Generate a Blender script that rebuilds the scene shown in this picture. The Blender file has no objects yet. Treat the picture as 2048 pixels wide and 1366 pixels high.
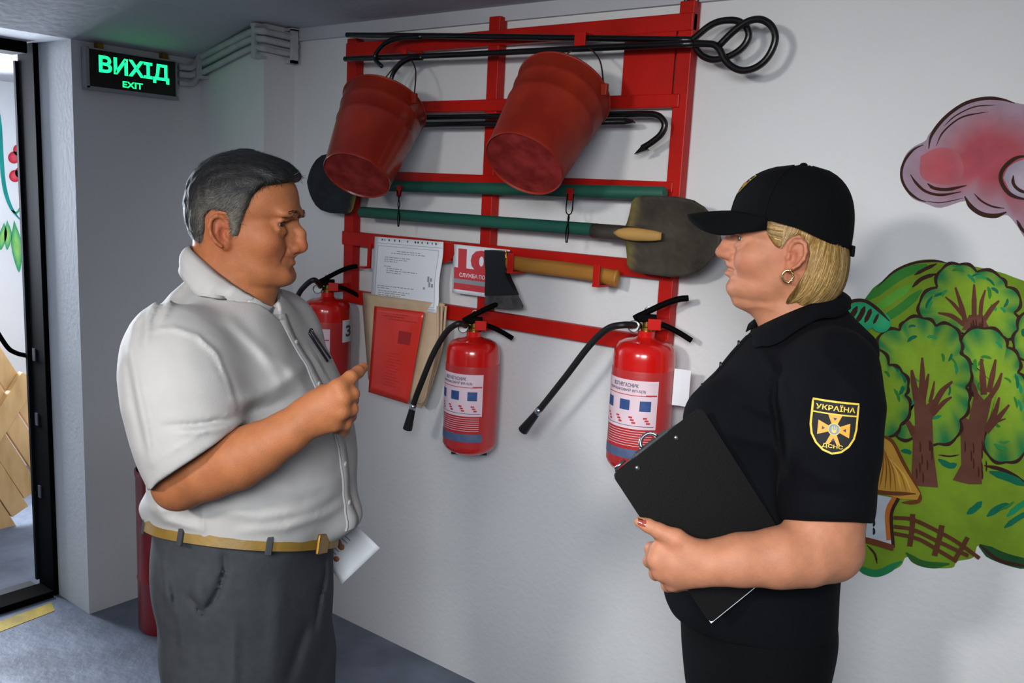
import bpy, bmesh, math, random
import numpy as np
from mathutils import Vector, Matrix, geometry
from mathutils.bvhtree import BVHTree

random.seed(7); RNG = np.random.default_rng(7)
SC = bpy.context.scene
COL = SC.collection

# ------------------------------------------------------------------ camera
# solved from the vanishing points of the wall, rack and door lines (frame 2048 x 1366)
FPX, CX, CY, CAMZ = 1777.0, 1024.0, 683.0, 1.70
def _n(v): return v / np.linalg.norm(v)
def _ray(x, y): return np.array([(x - CX) / FPX, (CY - y) / FPX, -1.0])
_up = -_n(_ray(502, 11200)); _d1 = _n(_ray(-1306, 268)); _d1 = _n(_d1 - _up * (_d1 @ _up))
ROT = np.array([-_d1, np.cross(_up, -_d1), _up])          # world = ROT @ camera
CAM = np.array([0.0, 0.0, CAMZ])
cam_data = bpy.data.cameras.new('camera'); cam = bpy.data.objects.new('camera', cam_data); COL.objects.link(cam)
cam_data.sensor_width = 36.0; cam_data.lens = FPX / 2048 * 36.0; cam_data.clip_start = 0.02
m4 = Matrix([[*ROT[0], 0.0], [*ROT[1], 0.0], [*ROT[2], CAMZ], [0, 0, 0, 1]])
cam.matrix_world = m4
SC.camera = cam

# ------------------------------------------------------------------ world, lights, exposure
world = bpy.data.worlds.new('world'); SC.world = world; world.use_nodes = True
bg = world.node_tree.nodes['Background']; bg.inputs[0].default_value = (0.80, 0.89, 1.0, 1); bg.inputs[1].default_value = 0.125
SC.view_settings.view_transform = 'Standard'; SC.view_settings.look = 'None'
SC.view_settings.exposure = 0.0; SC.view_settings.gamma = 1.0; SC.view_settings.use_curve_mapping = False

def area_light(name, loc, target, sx, sy, power, color, spread=180):
    l = bpy.data.lights.new(name, 'AREA'); l.shape = 'RECTANGLE'; l.size = sx; l.size_y = sy
    l.energy = power; l.color = color; l.spread = math.radians(spread)
    o = bpy.data.objects.new(name, l); COL.objects.link(o); o.location = loc
    o.rotation_euler = (Vector(target) - Vector(loc)).to_track_quat('-Z', 'Y').to_euler()
    return o
# the ceiling lamp behind the photographer: the shadows on the rack wall point back to it
area_light('ceiling_lamp_light', (-0.90, -1.20, 2.18), (-0.80, 2.2, 1.00), 0.30, 0.16, 8.5, (1.0, 0.95, 0.89), 82)
# a second, broader ceiling lamp over the photographer softens those shadows
area_light('ceiling_panel_light', (0.15, -0.50, 2.16), (-1.12, 2.2, 0.85), 0.9, 0.7, 19, (0.96, 0.98, 1.0), 76)
# daylight of the bright room beyond the doorway
area_light('doorway_daylight', (-5.12, 1.50, 1.45), (-2.0, 1.05, 1.05), 0.75, 1.6, 150, (0.80, 0.88, 1.0), 140)
area_light('next_room_fill_light', (-4.35, 1.7, 2.12), (-4.35, 1.71, 0.0), 0.6, 0.6, 7, (0.92, 0.96, 1.0))  # unseen fill added overhead to brighten the next room's wall, floor and planks

# ------------------------------------------------------------------ pixel helpers: a pixel is a direction, the surface it touches gives the distance
def wray(x, y): return ROT @ _ray(x, y)
def PD(x, y, depth): return CAM + wray(x, y) * depth
def PY(x, y, Y): d = wray(x, y); return CAM + d * (Y / d[1])
def PX(x, y, X): d = wray(x, y); return CAM + d * (X / d[0])
def PF(x, y, z=0.0): d = wray(x, y); return CAM + d * ((z - CAMZ) / d[2])
def project(P):
    c = (np.asarray(P) - CAM) @ ROT
    return np.stack([CX + FPX * c[..., 0] / -c[..., 2], CY - FPX * c[..., 1] / -c[..., 2]], -1)
WALLY = 2.233; ENDX = -3.22; DOORX = -3.53

# ------------------------------------------------------------------ materials
def lin(c):
    if isinstance(c, str):
        c = c.lstrip('#'); c = [int(c[i:i + 2], 16) / 255 for i in (0, 2, 4)]
    return tuple(x / 12.92 if x <= 0.04045 else ((x + 0.055) / 1.055) ** 2.4 for x in c[:3])
MATS = {}
def mat(name, color=None, rough=0.5, metal=0.0, var=0.0, vscale=8.0, bump=0.0, bscale=60.0, attr=None, emit=None, estr=0.0,
        color2=None, coat=0.0, sss=0.0, stretch=(1, 1, 1), spec=0.5, wave=None, alpha=1.0, rvar=0.0, detail=5.0, contrast=(0.35, 0.65), trans=0.0):
    m = bpy.data.materials.new(name); m.use_nodes = True; MATS[name] = m
    nt = m.node_tree; N = nt.nodes; L = nt.links; p = N['Principled BSDF']
    p.inputs['Roughness'].default_value = rough; p.inputs['Metallic'].default_value = metal
    p.inputs['Specular IOR Level'].default_value = spec
    p.inputs['Coat Weight'].default_value = coat; p.inputs['Coat Roughness'].default_value = 0.12
    if sss: p.inputs['Subsurface Weight'].default_value = sss; p.inputs['Subsurface Radius'].default_value = (1.0, 0.35, 0.2); p.inputs['Subsurface Scale'].default_value = 0.006
    p.inputs['Alpha'].default_value = alpha
    if trans: p.inputs['Transmission Weight'].default_value = trans
    tc = N.new('ShaderNodeTexCoord'); mp = N.new('ShaderNodeMapping'); mp.inputs['Scale'].default_value = stretch
    L.new(tc.outputs['Object'], mp.inputs[0])
    base = None
    if attr:
        a = N.new('ShaderNodeAttribute'); a.attribute_name = attr; base = a.outputs['Color']
    elif color is not None:
        p.inputs['Base Color'].default_value = (*lin(color), 1)
    if var or color2 is not None:
        nz = N.new('ShaderNodeTexNoise'); nz.inputs['Scale'].default_value = vscale; nz.inputs['Detail'].default_value = detail
        L.new(mp.outputs[0], nz.inputs['Vector'])
        mr = N.new('ShaderNodeMapRange'); mr.inputs[1].default_value = contrast[0]; mr.inputs[2].default_value = contrast[1]
        L.new(nz.outputs['Fac'], mr.inputs[0])
        mx = N.new('ShaderNodeMix'); mx.data_type = 'RGBA'
        L.new(mr.outputs[0], mx.inputs[0])
        if base is not None:
            mx.blend_type = 'MULTIPLY'; L.new(base, mx.inputs[6]); k = 1 - var; mx.inputs[7].default_value = (k, k, k, 1)
        else:
            mx.inputs[6].default_value = (*lin(color), 1)
            c2 = lin(color2) if color2 is not None else tuple(x * (1 - var) for x in lin(color))
            mx.inputs[7].default_value = (*c2, 1)
        base = mx.outputs[2]
        if rvar:
            mr2 = N.new('ShaderNodeMapRange'); mr2.inputs[3].default_value = rough - rvar; mr2.inputs[4].default_value = rough + rvar
            L.new(nz.outputs['Fac'], mr2.inputs[0]); L.new(mr2.outputs[0], p.inputs['Roughness'])
    if base is not None: L.new(base, p.inputs['Base Color'])
    if bump:
        if wave:
            nb = N.new('ShaderNodeTexWave'); nb.inputs['Scale'].default_value = bscale; nb.inputs['Distortion'].default_value = wave
            nb.inputs['Detail'].default_value = 3; out = nb.outputs['Fac']
        else:
            nb = N.new('ShaderNodeTexNoise'); nb.inputs['Scale'].default_value = bscale; nb.inputs['Detail'].default_value = 6; out = nb.outputs['Fac']
        L.new(mp.outputs[0], nb.inputs['Vector'])
        bm = N.new('ShaderNodeBump'); bm.inputs['Strength'].default_value = 1.0; bm.inputs['Distance'].default_value = bump
        L.new(out, bm.inputs['Height']); L.new(bm.outputs[0], p.inputs['Normal'])
    if emit is not None:
        p.inputs['Emission Color'].default_value = (*lin(emit), 1); p.inputs['Emission Strength'].default_value = estr
    return m

# ------------------------------------------------------------------ mesh builder
def V3(p): return np.asarray(p, float)
class MB:
    def __init__(s): s.v = []; s.f = []; s.c = []; s.col = (1, 1, 1)
    def add(s, verts, faces, col=None):
        b = len(s.v); s.v += [tuple(map(float, p)) for p in verts]; s.f += [tuple(i + b for i in f) for f in faces]
        if col is None: s.c += [s.col] * len(verts)
        elif len(col) == len(verts) and not np.isscalar(col[0]): s.c += [tuple(c) for c in col]
        else: s.c += [tuple(col)] * len(verts)
        return s
    def box(s, c, size, ax=None, bev=0.0):
        c = V3(c); h = V3(size) / 2; A = np.eye(3) if ax is None else np.array([V3(a) for a in ax])
        if bev <= 0:
            vs = [c + (A.T @ (h * [i, j, k])) for k in (-1, 1) for j in (-1, 1) for i in (-1, 1)]
            return s.add(vs, [(0, 2, 3, 1), (4, 5, 7, 6), (0, 1, 5, 4), (2, 6, 7, 3), (0, 4, 6, 2), (1, 3, 7, 5)])
        bm = bmesh.new(); bmesh.ops.create_cube(bm, size=1)
        for v in bm.verts: v.co = Vector((v.co.x * size[0], v.co.y * size[1], v.co.z * size[2]))
        bmesh.ops.bevel(bm, geom=bm.edges[:], offset=bev, segments=2, affect='EDGES', profile=0.5)
        bm.verts.index_update(); vs = [c + A.T @ V3(v.co) for v in bm.verts]; fs = [[v.index for v in f.verts] for f in bm.faces]
        bm.free(); return s.add(vs, fs)
    def bar(s, p0, p1, h, d, up=(0, 0, 1), bev=0.0):
        p0, p1 = V3(p0), V3(p1); x = p1 - p0; L = np.linalg.norm(x); x = x / L
        y = np.cross(V3(up), x); y = y / np.linalg.norm(y); z = np.cross(x, y)
        return s.box((p0 + p1) / 2, (L, d, h), (x, y, z), bev)
    def tube(s, pts, r, n=12, cap=True, closed=False, flat=None, col=None):
        pts = [V3(p) for p in pts]; m = len(pts); rs = [r] * m if np.isscalar(r) else list(r)
        T = []
        for i in range(m):
            if closed: t = pts[(i + 1) % m] - pts[i - 1]
            else: t = pts[min(i + 1, m - 1)] - pts[max(i - 1, 0)]
            T.append(t / (np.linalg.norm(t) + 1e-12))
        a = np.array([0, 0, 1.0]) if abs(T[0][2]) < 0.9 else np.array([1.0, 0, 0])
        if flat is not None: a = V3(flat[0])
        u = np.cross(T[0], a); u /= np.linalg.norm(u)
        vs = []; fs = []
        for i in range(m):
            u = u - T[i] * (u @ T[i]); u /= np.linalg.norm(u); w = np.cross(T[i], u)
            ru, rw = (rs[i], rs[i]) if flat is None else (rs[i], rs[i] * flat[1])
            for k in range(n):
                th = 2 * math.pi * k / n; vs.append(pts[i] + u * (ru * math.cos(th)) + w * (rw * math.sin(th)))
        for i in range(m if closed else m - 1):
            j = (i + 1) % m
            for k in range(n): fs.append((i * n + k, i * n + (k + 1) % n, j * n + (k + 1) % n, j * n + k))
        if cap and not closed:
            fs.append(tuple(reversed(range(n)))); fs.append(tuple(range((m - 1) * n, m * n)))
        return s.add(vs, fs, col)
    def lathe(s, prof, c=(0, 0, 0), ax=(0, 0, 1), n=40, ang=(0, 2 * math.pi), xdir=None, col=None):
        c = V3(c); z = V3(ax); z = z / np.linalg.norm(z)
        x = V3(xdir) if xdir is not None else (np.array([1.0, 0, 0]) if abs(z[0]) < .9 else np.array([0, 1.0, 0]))
        x = x - z * (x @ z); x /= np.linalg.norm(x); y = np.cross(z, x)
        full = abs(ang[1] - ang[0] - 2 * math.pi) < 1e-6; cols = n if full else n + 1
        vs = []; fs = []
        for (r, h) in prof:
            for k in range(cols):
                th = ang[0] + (ang[1] - ang[0]) * k / n
                vs.append(c + z * h + x * (r * math.cos(th)) + y * (r * math.sin(th)))
        for i in range(len(prof) - 1):
            for k in range(n):
                k2 = (k + 1) % cols
                fs.append((i * cols + k, i * cols + k2, (i + 1) * cols + k2, (i + 1) * cols + k))
        return s.add(vs, fs, col)
    def sphere(s, c, r, n=16, sq=(1, 1, 1), ax=None):
        A = np.eye(3) if ax is None else np.array([V3(a) for a in ax]); c = V3(c); vs = []; fs = []
        m = n // 2
        for i in range(m + 1):
            ph = math.pi * i / m
            for k in range(n):
                th = 2 * math.pi * k / n
                q = np.array([math.sin(ph) * math.cos(th) * sq[0], math.sin(ph) * math.sin(th) * sq[1], math.cos(ph) * sq[2]]) * r
                vs.append(c + A.T @ q)
        for i in range(m):
            for k in range(n): fs.append((i * n + k, (i + 1) * n + k, (i + 1) * n + (k + 1) % n, i * n + (k + 1) % n))
        return s.add(vs, fs)
    def poly(s, pts, col=None):
        pts = [V3(p) for p in pts]; return s.add(pts, [tuple(range(len(pts)))], col)
    def prism(s, pts, vec):
        pts = [V3(p) for p in pts]; v = V3(vec); n = len(pts)
        tris = geometry.tessellate_polygon([[Vector(p) for p in pts]])
        fs = [tuple(t) for t in tris] + [tuple(i + n for i in reversed(t)) for t in tris]
        fs += [(i, i + n, (i + 1) % n + n, (i + 1) % n) for i in range(n)]
        return s.add(pts + [p + v for p in pts], fs)
    def grid(s, P, thick=None, col=None, closed_u=False):
        """P[i][j] points; thick adds a back side offset along the local normal"""
        P = np.asarray(P, float); a, b = P.shape[:2]
        def faces(o, rev):
            out = []
            for i in range(a - 1):
                for j in range(b - 1 + (1 if closed_u else 0)):
                    j2 = (j + 1) % b
                    q = (o + i * b + j, o + i * b + j2, o + (i + 1) * b + j2, o + (i + 1) * b + j)
                    out.append(q[::-1] if rev else q)
            return out
        vs = P.reshape(-1, 3)
        if thick is None: return s.add(vs, faces(0, False), col)
        gu = np.gradient(P, axis=0); gv = np.gradient(P, axis=1); nn = np.cross(gu, gv); nn /= np.linalg.norm(nn, axis=2, keepdims=True) + 1e-12
        Q = (P + nn * thick).reshape(-1, 3); o = a * b
        fs = faces(0, False) + faces(o, True)
        ring = [(0, j) for j in range(b)] + [(i, b - 1) for i in range(1, a)] + [(a - 1, j) for j in range(b - 2, -1, -1)] + [(i, 0) for i in range(a - 2, 0, -1)]
        if not closed_u:
            idx = [i * b + j for i, j in ring]
            fs += [(idx[k], idx[k] + o, idx[(k + 1) % len(idx)] + o, idx[(k + 1) % len(idx)]) for k in range(len(idx))]
        c2 = None if col is None else (list(col) * 2 if len(col) == a * b and not np.isscalar(col[0]) else col)
        return s.add(np.concatenate([vs, Q]), fs, c2)
    def build(s, name, material, parent=None, smooth=False, angle=None):
        me = bpy.data.meshes.new(name); me.from_pydata(s.v, [], s.f); me.update()
        bm = bmesh.new(); bm.from_mesh(me); bmesh.ops.recalc_face_normals(bm, faces=bm.faces[:]); bm.to_mesh(me); bm.free()
        a = me.color_attributes.new('Col', 'FLOAT_COLOR', 'POINT')
        a.data.foreach_set('color', np.array([(*c[:3], 1.0) for c in s.c], np.float32).ravel())
        return link(name, me, material, parent, smooth, angle)
def link(name, me, material, parent=None, smooth=False, angle=None):
    o = bpy.data.objects.new(name, me); COL.objects.link(o)
    me.materials.append(MATS[material] if isinstance(material, str) else material)
    if smooth or angle:
        me.shade_smooth()
        if angle: me.set_sharp_from_angle(angle=math.radians(angle))
    if parent is not None:
        o.parent = parent; o.matrix_parent_inverse = WORLD_OF.get(parent.name, Matrix()).inverted()
    return o
WORLD_OF = {}
def thing(name, label, cat, loc=(0, 0, 0), group=None):
    o = bpy.data.objects.new(name, None); COL.objects.link(o); o.location = V3(loc); o.empty_display_size = 0.05
    WORLD_OF[o.name] = Matrix.Translation(Vector(V3(loc)))
    return tag(o, label, cat, group)
def tag(o, label, cat, group=None, kind=None):
    o['label'] = label; o['category'] = cat
    if group: o['group'] = group
    if kind: o['kind'] = kind
    return o
def struct(o, label=None):
    o['kind'] = 'structure'
    if label: o['label'] = label; o['category'] = o.name.split('_')[0]
    return o
def bez(pts, n=24):
    """Catmull-Rom through the points"""
    P = [V3(p) for p in pts]; P = [2 * P[0] - P[1]] + P + [2 * P[-1] - P[-2]]; out = []
    segs = len(P) - 3
    for i in range(segs):
        k = max(2, n // segs)
        for j in range(k):
            t = j / k; a, b, c, d = P[i:i + 4]
            out.append(0.5 * ((2 * b) + (-a + c) * t + (2 * a - 5 * b + 4 * c - d) * t * t + (-a + 3 * b - 3 * c + d) * t ** 3))
    out.append(P[-2]); return out
def text_polys(body, bold=0.0, font_scale=1.0, shear=0.0):
    """flat lettering as vertices and faces in the unit plane, width normalised to 1 and centred"""
    c = bpy.data.curves.new('lettering', 'FONT'); c.body = body; c.resolution_u = 3; c.offset = bold; c.shear = shear
    o = bpy.data.objects.new('lettering', c); COL.objects.link(o); bpy.context.view_layer.update()
    me = o.evaluated_get(bpy.context.evaluated_depsgraph_get()).to_mesh()
    v = np.array([p.co[:] for p in me.vertices]); f = [tuple(p.vertices) for p in me.polygons]
    o.to_mesh_clear(); bpy.data.objects.remove(o); bpy.data.curves.remove(c)
    lo, hi = v.min(0), v.max(0); w, h = hi[0] - lo[0], hi[1] - lo[1]
    v2 = np.stack([(v[:, 0] - lo[0]) / w - .5, (v[:, 1] - lo[1]) / h - .5], 1)
    return v2, f, w, h
def text_on(mb, body, c, ux, uz, w, h, bold=0.0, col=None, depth=0.0):
    """lettering centred at c, spanning w along ux and h along uz; depth extrudes it"""
    v2, f, _, _ = text_polys(body, bold); c, ux, uz = V3(c), V3(ux), V3(uz)
    P = [c + ux * (a * w) + uz * (b * h) for a, b in v2]
    mb.add(P, f, col); return mb
# ================================================================== MATERIALS OF THE ROOM
mat('wall_paint', '#d6d8da', rough=0.72, var=0.05, vscale=2.2, bump=0.0016, bscale=55)
mat('ceiling_paint', '#b9bcc4', rough=0.8, var=0.08, vscale=2.0, bump=0.002, bscale=40)
mat('floor_paint', '#6f7888', rough=0.55, color2='#565e6c', vscale=5.0, bump=0.004, bscale=26, rvar=0.12)
mat('yellow_floor_paint', '#b59a2a', rough=0.55, var=0.35, vscale=14, bump=0.001, bscale=60)
mat('black_metal', '#040405', rough=0.7, var=0.2, vscale=20, spec=0.06)
mat('door_edge', '#1c1e22', rough=0.7, spec=0.1)
mat('dark_grey_metal', '#4b4e55', rough=0.5, var=0.2)
mat('white_pipe', '#b9bcc0', rough=0.55, var=0.15, vscale=30, bump=0.001, bscale=90)
mat('red_rack_paint', '#b8160c', rough=0.45, var=0.25, vscale=7, bump=0.0005, bscale=70, spec=0.25)
mat('red_bucket_paint', '#8c2611', rough=0.5, color2='#75190b', vscale=9, bump=0.0007, bscale=55, spec=0.25, rvar=0.1)
mat('glossy_bucket_paint', '#852009', rough=0.32, color2='#701507', vscale=9, bump=0.0007, bscale=55, spec=0.4, rvar=0.1, coat=0.25)
mat('bucket_bottom_paint', '#8a2a26', rough=0.75, spec=0.2, color2='#6a1413', vscale=24, bump=0.0006, bscale=80)
mat('wire_rust', '#3a211b', rough=0.6, metal=0.4)
mat('tool_black', '#08090b', rough=0.32, var=0.3, vscale=30, bump=0.0004, bscale=90, coat=0.1)
mat('green_handle', '#164a40', rough=0.55, spec=0.3, color2='#205848', vscale=12, bump=0.0005, bscale=60, stretch=(0.25, 1, 1))
mat('shovel_steel', '#57534a', rough=0.48, metal=0.35, color2='#38352f', vscale=11, bump=0.0008, bscale=50, detail=8)
mat('shovel_dark_steel', '#2e3033', rough=0.5, metal=0.35, color2='#222426', vscale=11, bump=0.0008, bscale=50)
mat('shovel_yellow_stain', '#7c7440', rough=0.6, color2='#5c5838', vscale=25, bump=0.0008, bscale=60)
mat('raw_wood', '#b08848', rough=0.65, color2='#8f6a34', vscale=18, bump=0.0006, bscale=60, stretch=(0.2, 1, 1))
mat('axe_wood', '#a8742a', rough=0.5, color2='#865418', vscale=22, bump=0.0006, bscale=60, stretch=(0.15, 1, 1), coat=0.15)
mat('axe_black', '#15161a', rough=0.5, var=0.2, bump=0.0004)
mat('axe_edge', '#6b6b6a', rough=0.42, metal=0.5, color2='#4a4746', vscale=30)
mat('paper_white', '#dfe3ea', rough=0.6, var=0.03, vscale=6)
mat('print_grey', '#8e939d', rough=0.7); mat('print_dark', '#3a3d46', rough=0.7)
mat('paper_red', '#dd3020', rough=0.3, var=0.1, vscale=10, bump=0.002, bscale=18, coat=0.35)
mat('print_dark_red', '#9c1b1b', rough=0.6)
mat('canvas_beige', '#c7ae90', rough=0.85, var=0.14, vscale=20, bump=0.0008, bscale=260)
mat('sign_red', '#c43a42', rough=0.5, var=0.06); mat('sign_grey', '#8d9097', rough=0.5)
mat('extinguisher_red', '#cc1410', rough=0.22, var=0.08, vscale=6, coat=0.5)
mat('extinguisher_wrap', '#b92f30', rough=0.36, var=0.12, vscale=9, coat=0.2, bump=0.0006, bscale=40)
mat('label_pink', '#e3cbd6', rough=0.5, var=0.05, vscale=20)
mat('label_blue', '#33528c', rough=0.5, var=0.25, vscale=60)
mat('label_band', '#56688c', rough=0.5, var=0.2, vscale=40)
mat('label_red_ink', '#c0343c', rough=0.5); mat('label_dark_ink', '#41455f', rough=0.5)
mat('rubber_black', '#0b0b0c', rough=0.5); mat('chrome', '#c9ccd0', rough=0.2, metal=1.0)
mat('brass', '#8c6a2e', rough=0.35, metal=0.9)
mat('dial_face', '#d9dcda', rough=0.3)
mat('exit_black', '#050606', rough=0.3); mat('exit_frame', '#8d9094', rough=0.45)
mat('exit_green', '#0fbf5a', rough=0.4, emit='#12e070', estr=3.2)
mat('pallet_wood', '#c9a06a', rough=0.65, color2='#a9824e', vscale=14, bump=0.001, bscale=40, stretch=(1, 1, 0.25))
mat('red_canister_paint', '#8f1318', rough=0.32, var=0.3, vscale=6, coat=0.2)
mat('canister_inside', '#3a1110', rough=0.7)
mat('mural_paint', attr='Col', rough=0.8, spec=0.2, var=0.16, vscale=22, bump=0.0012, bscale=55)

# ================================================================== ROOM SHELL
def wallbox(name, lo, hi, m='wall_paint', label=None):
    lo, hi = V3(lo), V3(hi); b = MB().box((lo + hi) / 2, hi - lo); return struct(b.build(name, m), label)
CEIL, LOW = 2.258, 2.148
wallbox('floor', (-6.2, -3.2, -0.10), (1.6, 3.8, 0.0), 'floor_paint')
wallbox('wall_right', (-3.6, WALLY, 0), (1.6, WALLY + 0.15, 2.5))
wallbox('wall_end', (-3.62, 1.585, 0), (ENDX, WALLY, 2.5))
wallbox('wall_column', (ENDX, 2.093, 0), (-2.815, WALLY, 2.5))
wallbox('wall_doorway', (-3.68, -3.2, 0), (-3.50, 0.30, 2.5))
wallbox('wall_next_room', (-5.35, -3.2, 0), (-5.2, 3.8, 2.5))
wallbox('wall_next_side', (-5.2, 3.0, 0), (-3.62, 3.15, 2.5))
b = MB()
prof = [(-6.2, LOW), (ENDX, LOW), (-2.83, CEIL), (1.6, CEIL), (1.6, 2.5), (-6.2, 2.5)]
b.prism([(x, -3.2, z) for x, z in prof], (0, 7.0, 0)); struct(b.build('ceiling', 'ceiling_paint'))
b = MB().box((-0.6, WALLY - 0.008, CEIL - 0.022), (4.42, 0.016, 0.044)); struct(b.build('trim_1', 'ceiling_paint'))

# door frame, threshold and closer arm; the floor marking before it
d = thing('door_1', 'black steel frame of the open doorway beside the exit sign wall', 'door frame', (DOORX, 1.0, 0)); d['kind'] = 'structure'
JY = PX(46, 500, -3.60)[1]
MB().box((DOORX, (JY + 1.59) / 2 + 0.006, 1.08), (0.13, 1.59 - JY, 2.16), bev=0.003).build('door_jamb', 'black_metal', d)
MB().box((DOORX - 0.074, JY + 0.004, 1.06), (0.016, 0.012, 2.06)).build('stop_edge', 'door_edge', d)
MB().box((DOORX, 0.33, 1.08), (0.12, 0.06, 2.16), bev=0.004).build('door_jamb', 'black_metal', d)
MB().box((DOORX, 0.95, 2.135), (0.12, 1.20, 0.055), bev=0.004).build('header', 'black_metal', d)
MB().box((DOORX + 0.02, 0.95, 0.014), (0.11, 1.22, 0.028), bev=0.003).build('threshold', 'black_metal', d)
MB().box((DOORX - 0.06, 0.95, 0.012), (0.05, 1.18, 0.030)).build('threshold_strip', 'dark_grey_metal', d)
arm = bez([PX(-80, 520, -3.62), PX(-30, 620, -3.62), PX(10, 688, -3.62), PX(30, 705, -3.62), PX(56, 712, -3.62)], 24)
MB().tube(arm, 0.009, 10).build('pull_bar', 'black_metal', d, smooth=True)
for zz in (0.42, 0.72, 0.98):
    MB().box((DOORX - 0.02, JY + 0.004, zz), (0.022, 0.006, 0.05)).build('bolt_plate', 'dark_grey_metal', d)
b = MB(); q = [PF(x, y, 0.0) for x, y in ((-160, 1300), (103, 1206), (110, 1222), (-150, 1322))]
b.prism([p + [0, 0, 0.0006] for p in q], (0, 0, 0.0012))
tag(b.build('floor_stripe', 'yellow_floor_paint'), 'worn yellow stripe painted on the floor before the doorway', 'floor marking')

# pipes strapped below the ceiling
for k, (dz, dy) in enumerate(((0.0, 0.0), (-0.028, 0.006), (-0.060, 0.002))):
    pts = [V3((ENDX + 0.025, 1.985, 2.108 + dz)), V3((ENDX + 0.025, 2.04, 2.113 + dz)), PY(398, 118, 2.066 + dy) + [0, 0, dz],
           PY(430, 100, 2.066 + dy) + [0, 0, dz], PY(500, 65, 2.066 + dy) + [0, 0, dz * 0.95], PY(524, 62, 2.062 + dy) + [0, 0, dz],
           V3((-2.787, 2.10, 2.225 + dz)), V3((-2.787, 2.225, 2.222 + dz))]
    o = MB().tube(bez(pts, 48), 0.0125 - 0.002 * (k == 2), 12).build('ceiling_pipe', 'white_pipe', smooth=True)
    tag(o, ['white pipe nearest the ceiling in the strapped bundle over the column',
            'white pipe in the middle of the strapped bundle over the column',
            'thin white pipe at the bottom of the strapped bundle over the column'][k], 'pipe', 'pipes strapped over the column')
for k, (px, py) in enumerate(((398, 122), (508, 78))):
    c = PY(px, py, 2.058); b = MB(); b.bar(c + [0, 0, 0.045], c - [0, 0, 0.055], 0.02, 0.012, up=(1, 0, 0))
    b.box(c + [0, 0.02, 0.05], (0.03, 0.05, 0.012)); b.box(c + [0, 0.02, -0.06], (0.03, 0.05, 0.012))
    tag(b.build('pipe_clamp', 'white_pipe'), ['white clamp holding the pipes in the inner corner', 'white clamp holding the pipes at the front edge of the column'][k], 'clamp')
b = MB(); b.box((-2.772, 2.195, 2.19), (0.014, 0.026, 0.12)); b.box((-2.79, 2.195, 2.25), (0.05, 0.026, 0.01)); b.box((-2.79, 2.195, 2.135), (0.05, 0.026, 0.01))
tag(b.build('pipe_clamp', 'white_pipe'), 'white clamp holding the pipes where they meet the rack wall', 'clamp')

# exit sign
s = thing('exit_sign', 'black exit sign with glowing green letters in a grey frame', 'sign', (ENDX, 1.795, 2.0))
yc, zc, w, h = 1.797, 2.058, 0.335, 0.128; xf = ENDX + 0.032
MB().box((ENDX + 0.016, yc, zc), (0.032, w, h), bev=0.002).build('case', 'exit_black', s)
for nm, c, sz in (('frame_bar', (xf - 0.012, yc, zc - h / 2 - 0.006), (0.034, w + 0.02, 0.012)), ('frame_bar', (xf - 0.012, yc - w / 2 - 0.006, zc), (0.034, 0.012, h + 0.012)),
                  ('frame_bar', (xf - 0.012, yc + w / 2 + 0.003, zc), (0.034, 0.005, h + 0.004)), ('frame_bar', (xf - 0.012, yc, zc + h / 2 + 0.002), (0.034, w + 0.006, 0.005))):
    MB().box(c, sz).build(nm, 'exit_frame', s)
text_on(MB(), 'ВИХІД', (xf + 0.001, yc + 0.005, zc + 0.012), (0, 1, 0), (0, 0, 1), 0.272, 0.070, bold=0.03).build('lettering', 'exit_green', s)
text_on(MB(), 'EXIT', (xf + 0.001, yc - 0.005, zc - 0.043), (0, 1, 0), (0, 0, 1), 0.078, 0.022, bold=0.02).build('lettering', 'exit_green', s)
for yy in (yc - 0.12, yc + 0.13):
    MB().box((ENDX + 0.015, yy, zc + h / 2 + 0.013), (0.025, 0.022, 0.024)).build('mounting_bracket', 'brass', s)

# plank panel leaning in the next room, each plank its own piece
p = thing('plank_panel', 'pale wooden plank panel with a cross batten leaning in the next room', 'plank panel', PF(10, 1075, 0))
X0 = -4.34
def plank(c0, c1, wd, dx=0.0, nm='plank', th=0.03):
    a, bb = PX(*c0, X0 + dx), PX(*c1, X0 + dx); MB().bar(a, bb, th, wd, up=(1, 0, 0.0), bev=0.003).build(nm, 'pallet_wood', p)
e0_, e1_, dv_ = PX(62, 985, X0), PX(38, 1022, X0), _n(PX(62, 985, X0) - PX(-128, 695, X0)); SPW = np.linalg.norm((e1_ - e0_) - dv_ * ((e1_ - e0_) @ dv_))
for i, (ex, ey) in enumerate(((110, 900), (86, 942), (62, 985), (38, 1022), (14, 1062), (-12, 1098), (-38, 1132))):
    plank((ex - 190, ey - 290), (ex, ey), SPW * 0.97, 0.007 * (i % 2))
plank((-70, 952), (58, 752), 0.09, 0.04, 'batten', 0.04)

# vine painted on the wall of the next room
def vine_pt(x, y): return PX(x, y, -5.1985)
def stroke(mb, pts, w, col, conv, off=0.0, n=18, taper=True):
    P = bez([(x, y, 0) for x, y in pts], n); m = len(P); L = []; Rr = []
    for i in range(m):
        t = P[min(i + 1, m - 1)] - P[max(i - 1, 0)]; t = t / (np.linalg.norm(t) + 1e-9); nn = np.array([-t[1], t[0]])
        ww = (w if np.isscalar(w) else np.interp(i / (m - 1), np.linspace(0, 1, len(w)), w)) * 0.5
        if taper: ww = ww * min(1, 0.25 + 3.5 * min(i, m - 1 - i) / m)
        L.append(conv(P[i][0] + nn[0] * ww, P[i][1] + nn[1] * ww, off)); Rr.append(conv(P[i][0] - nn[0] * ww, P[i][1] - nn[1] * ww, off))
    mb.add(L + Rr, [(i, i + 1, m + i + 1, m + i) for i in range(m - 1)], lin(col))
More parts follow.
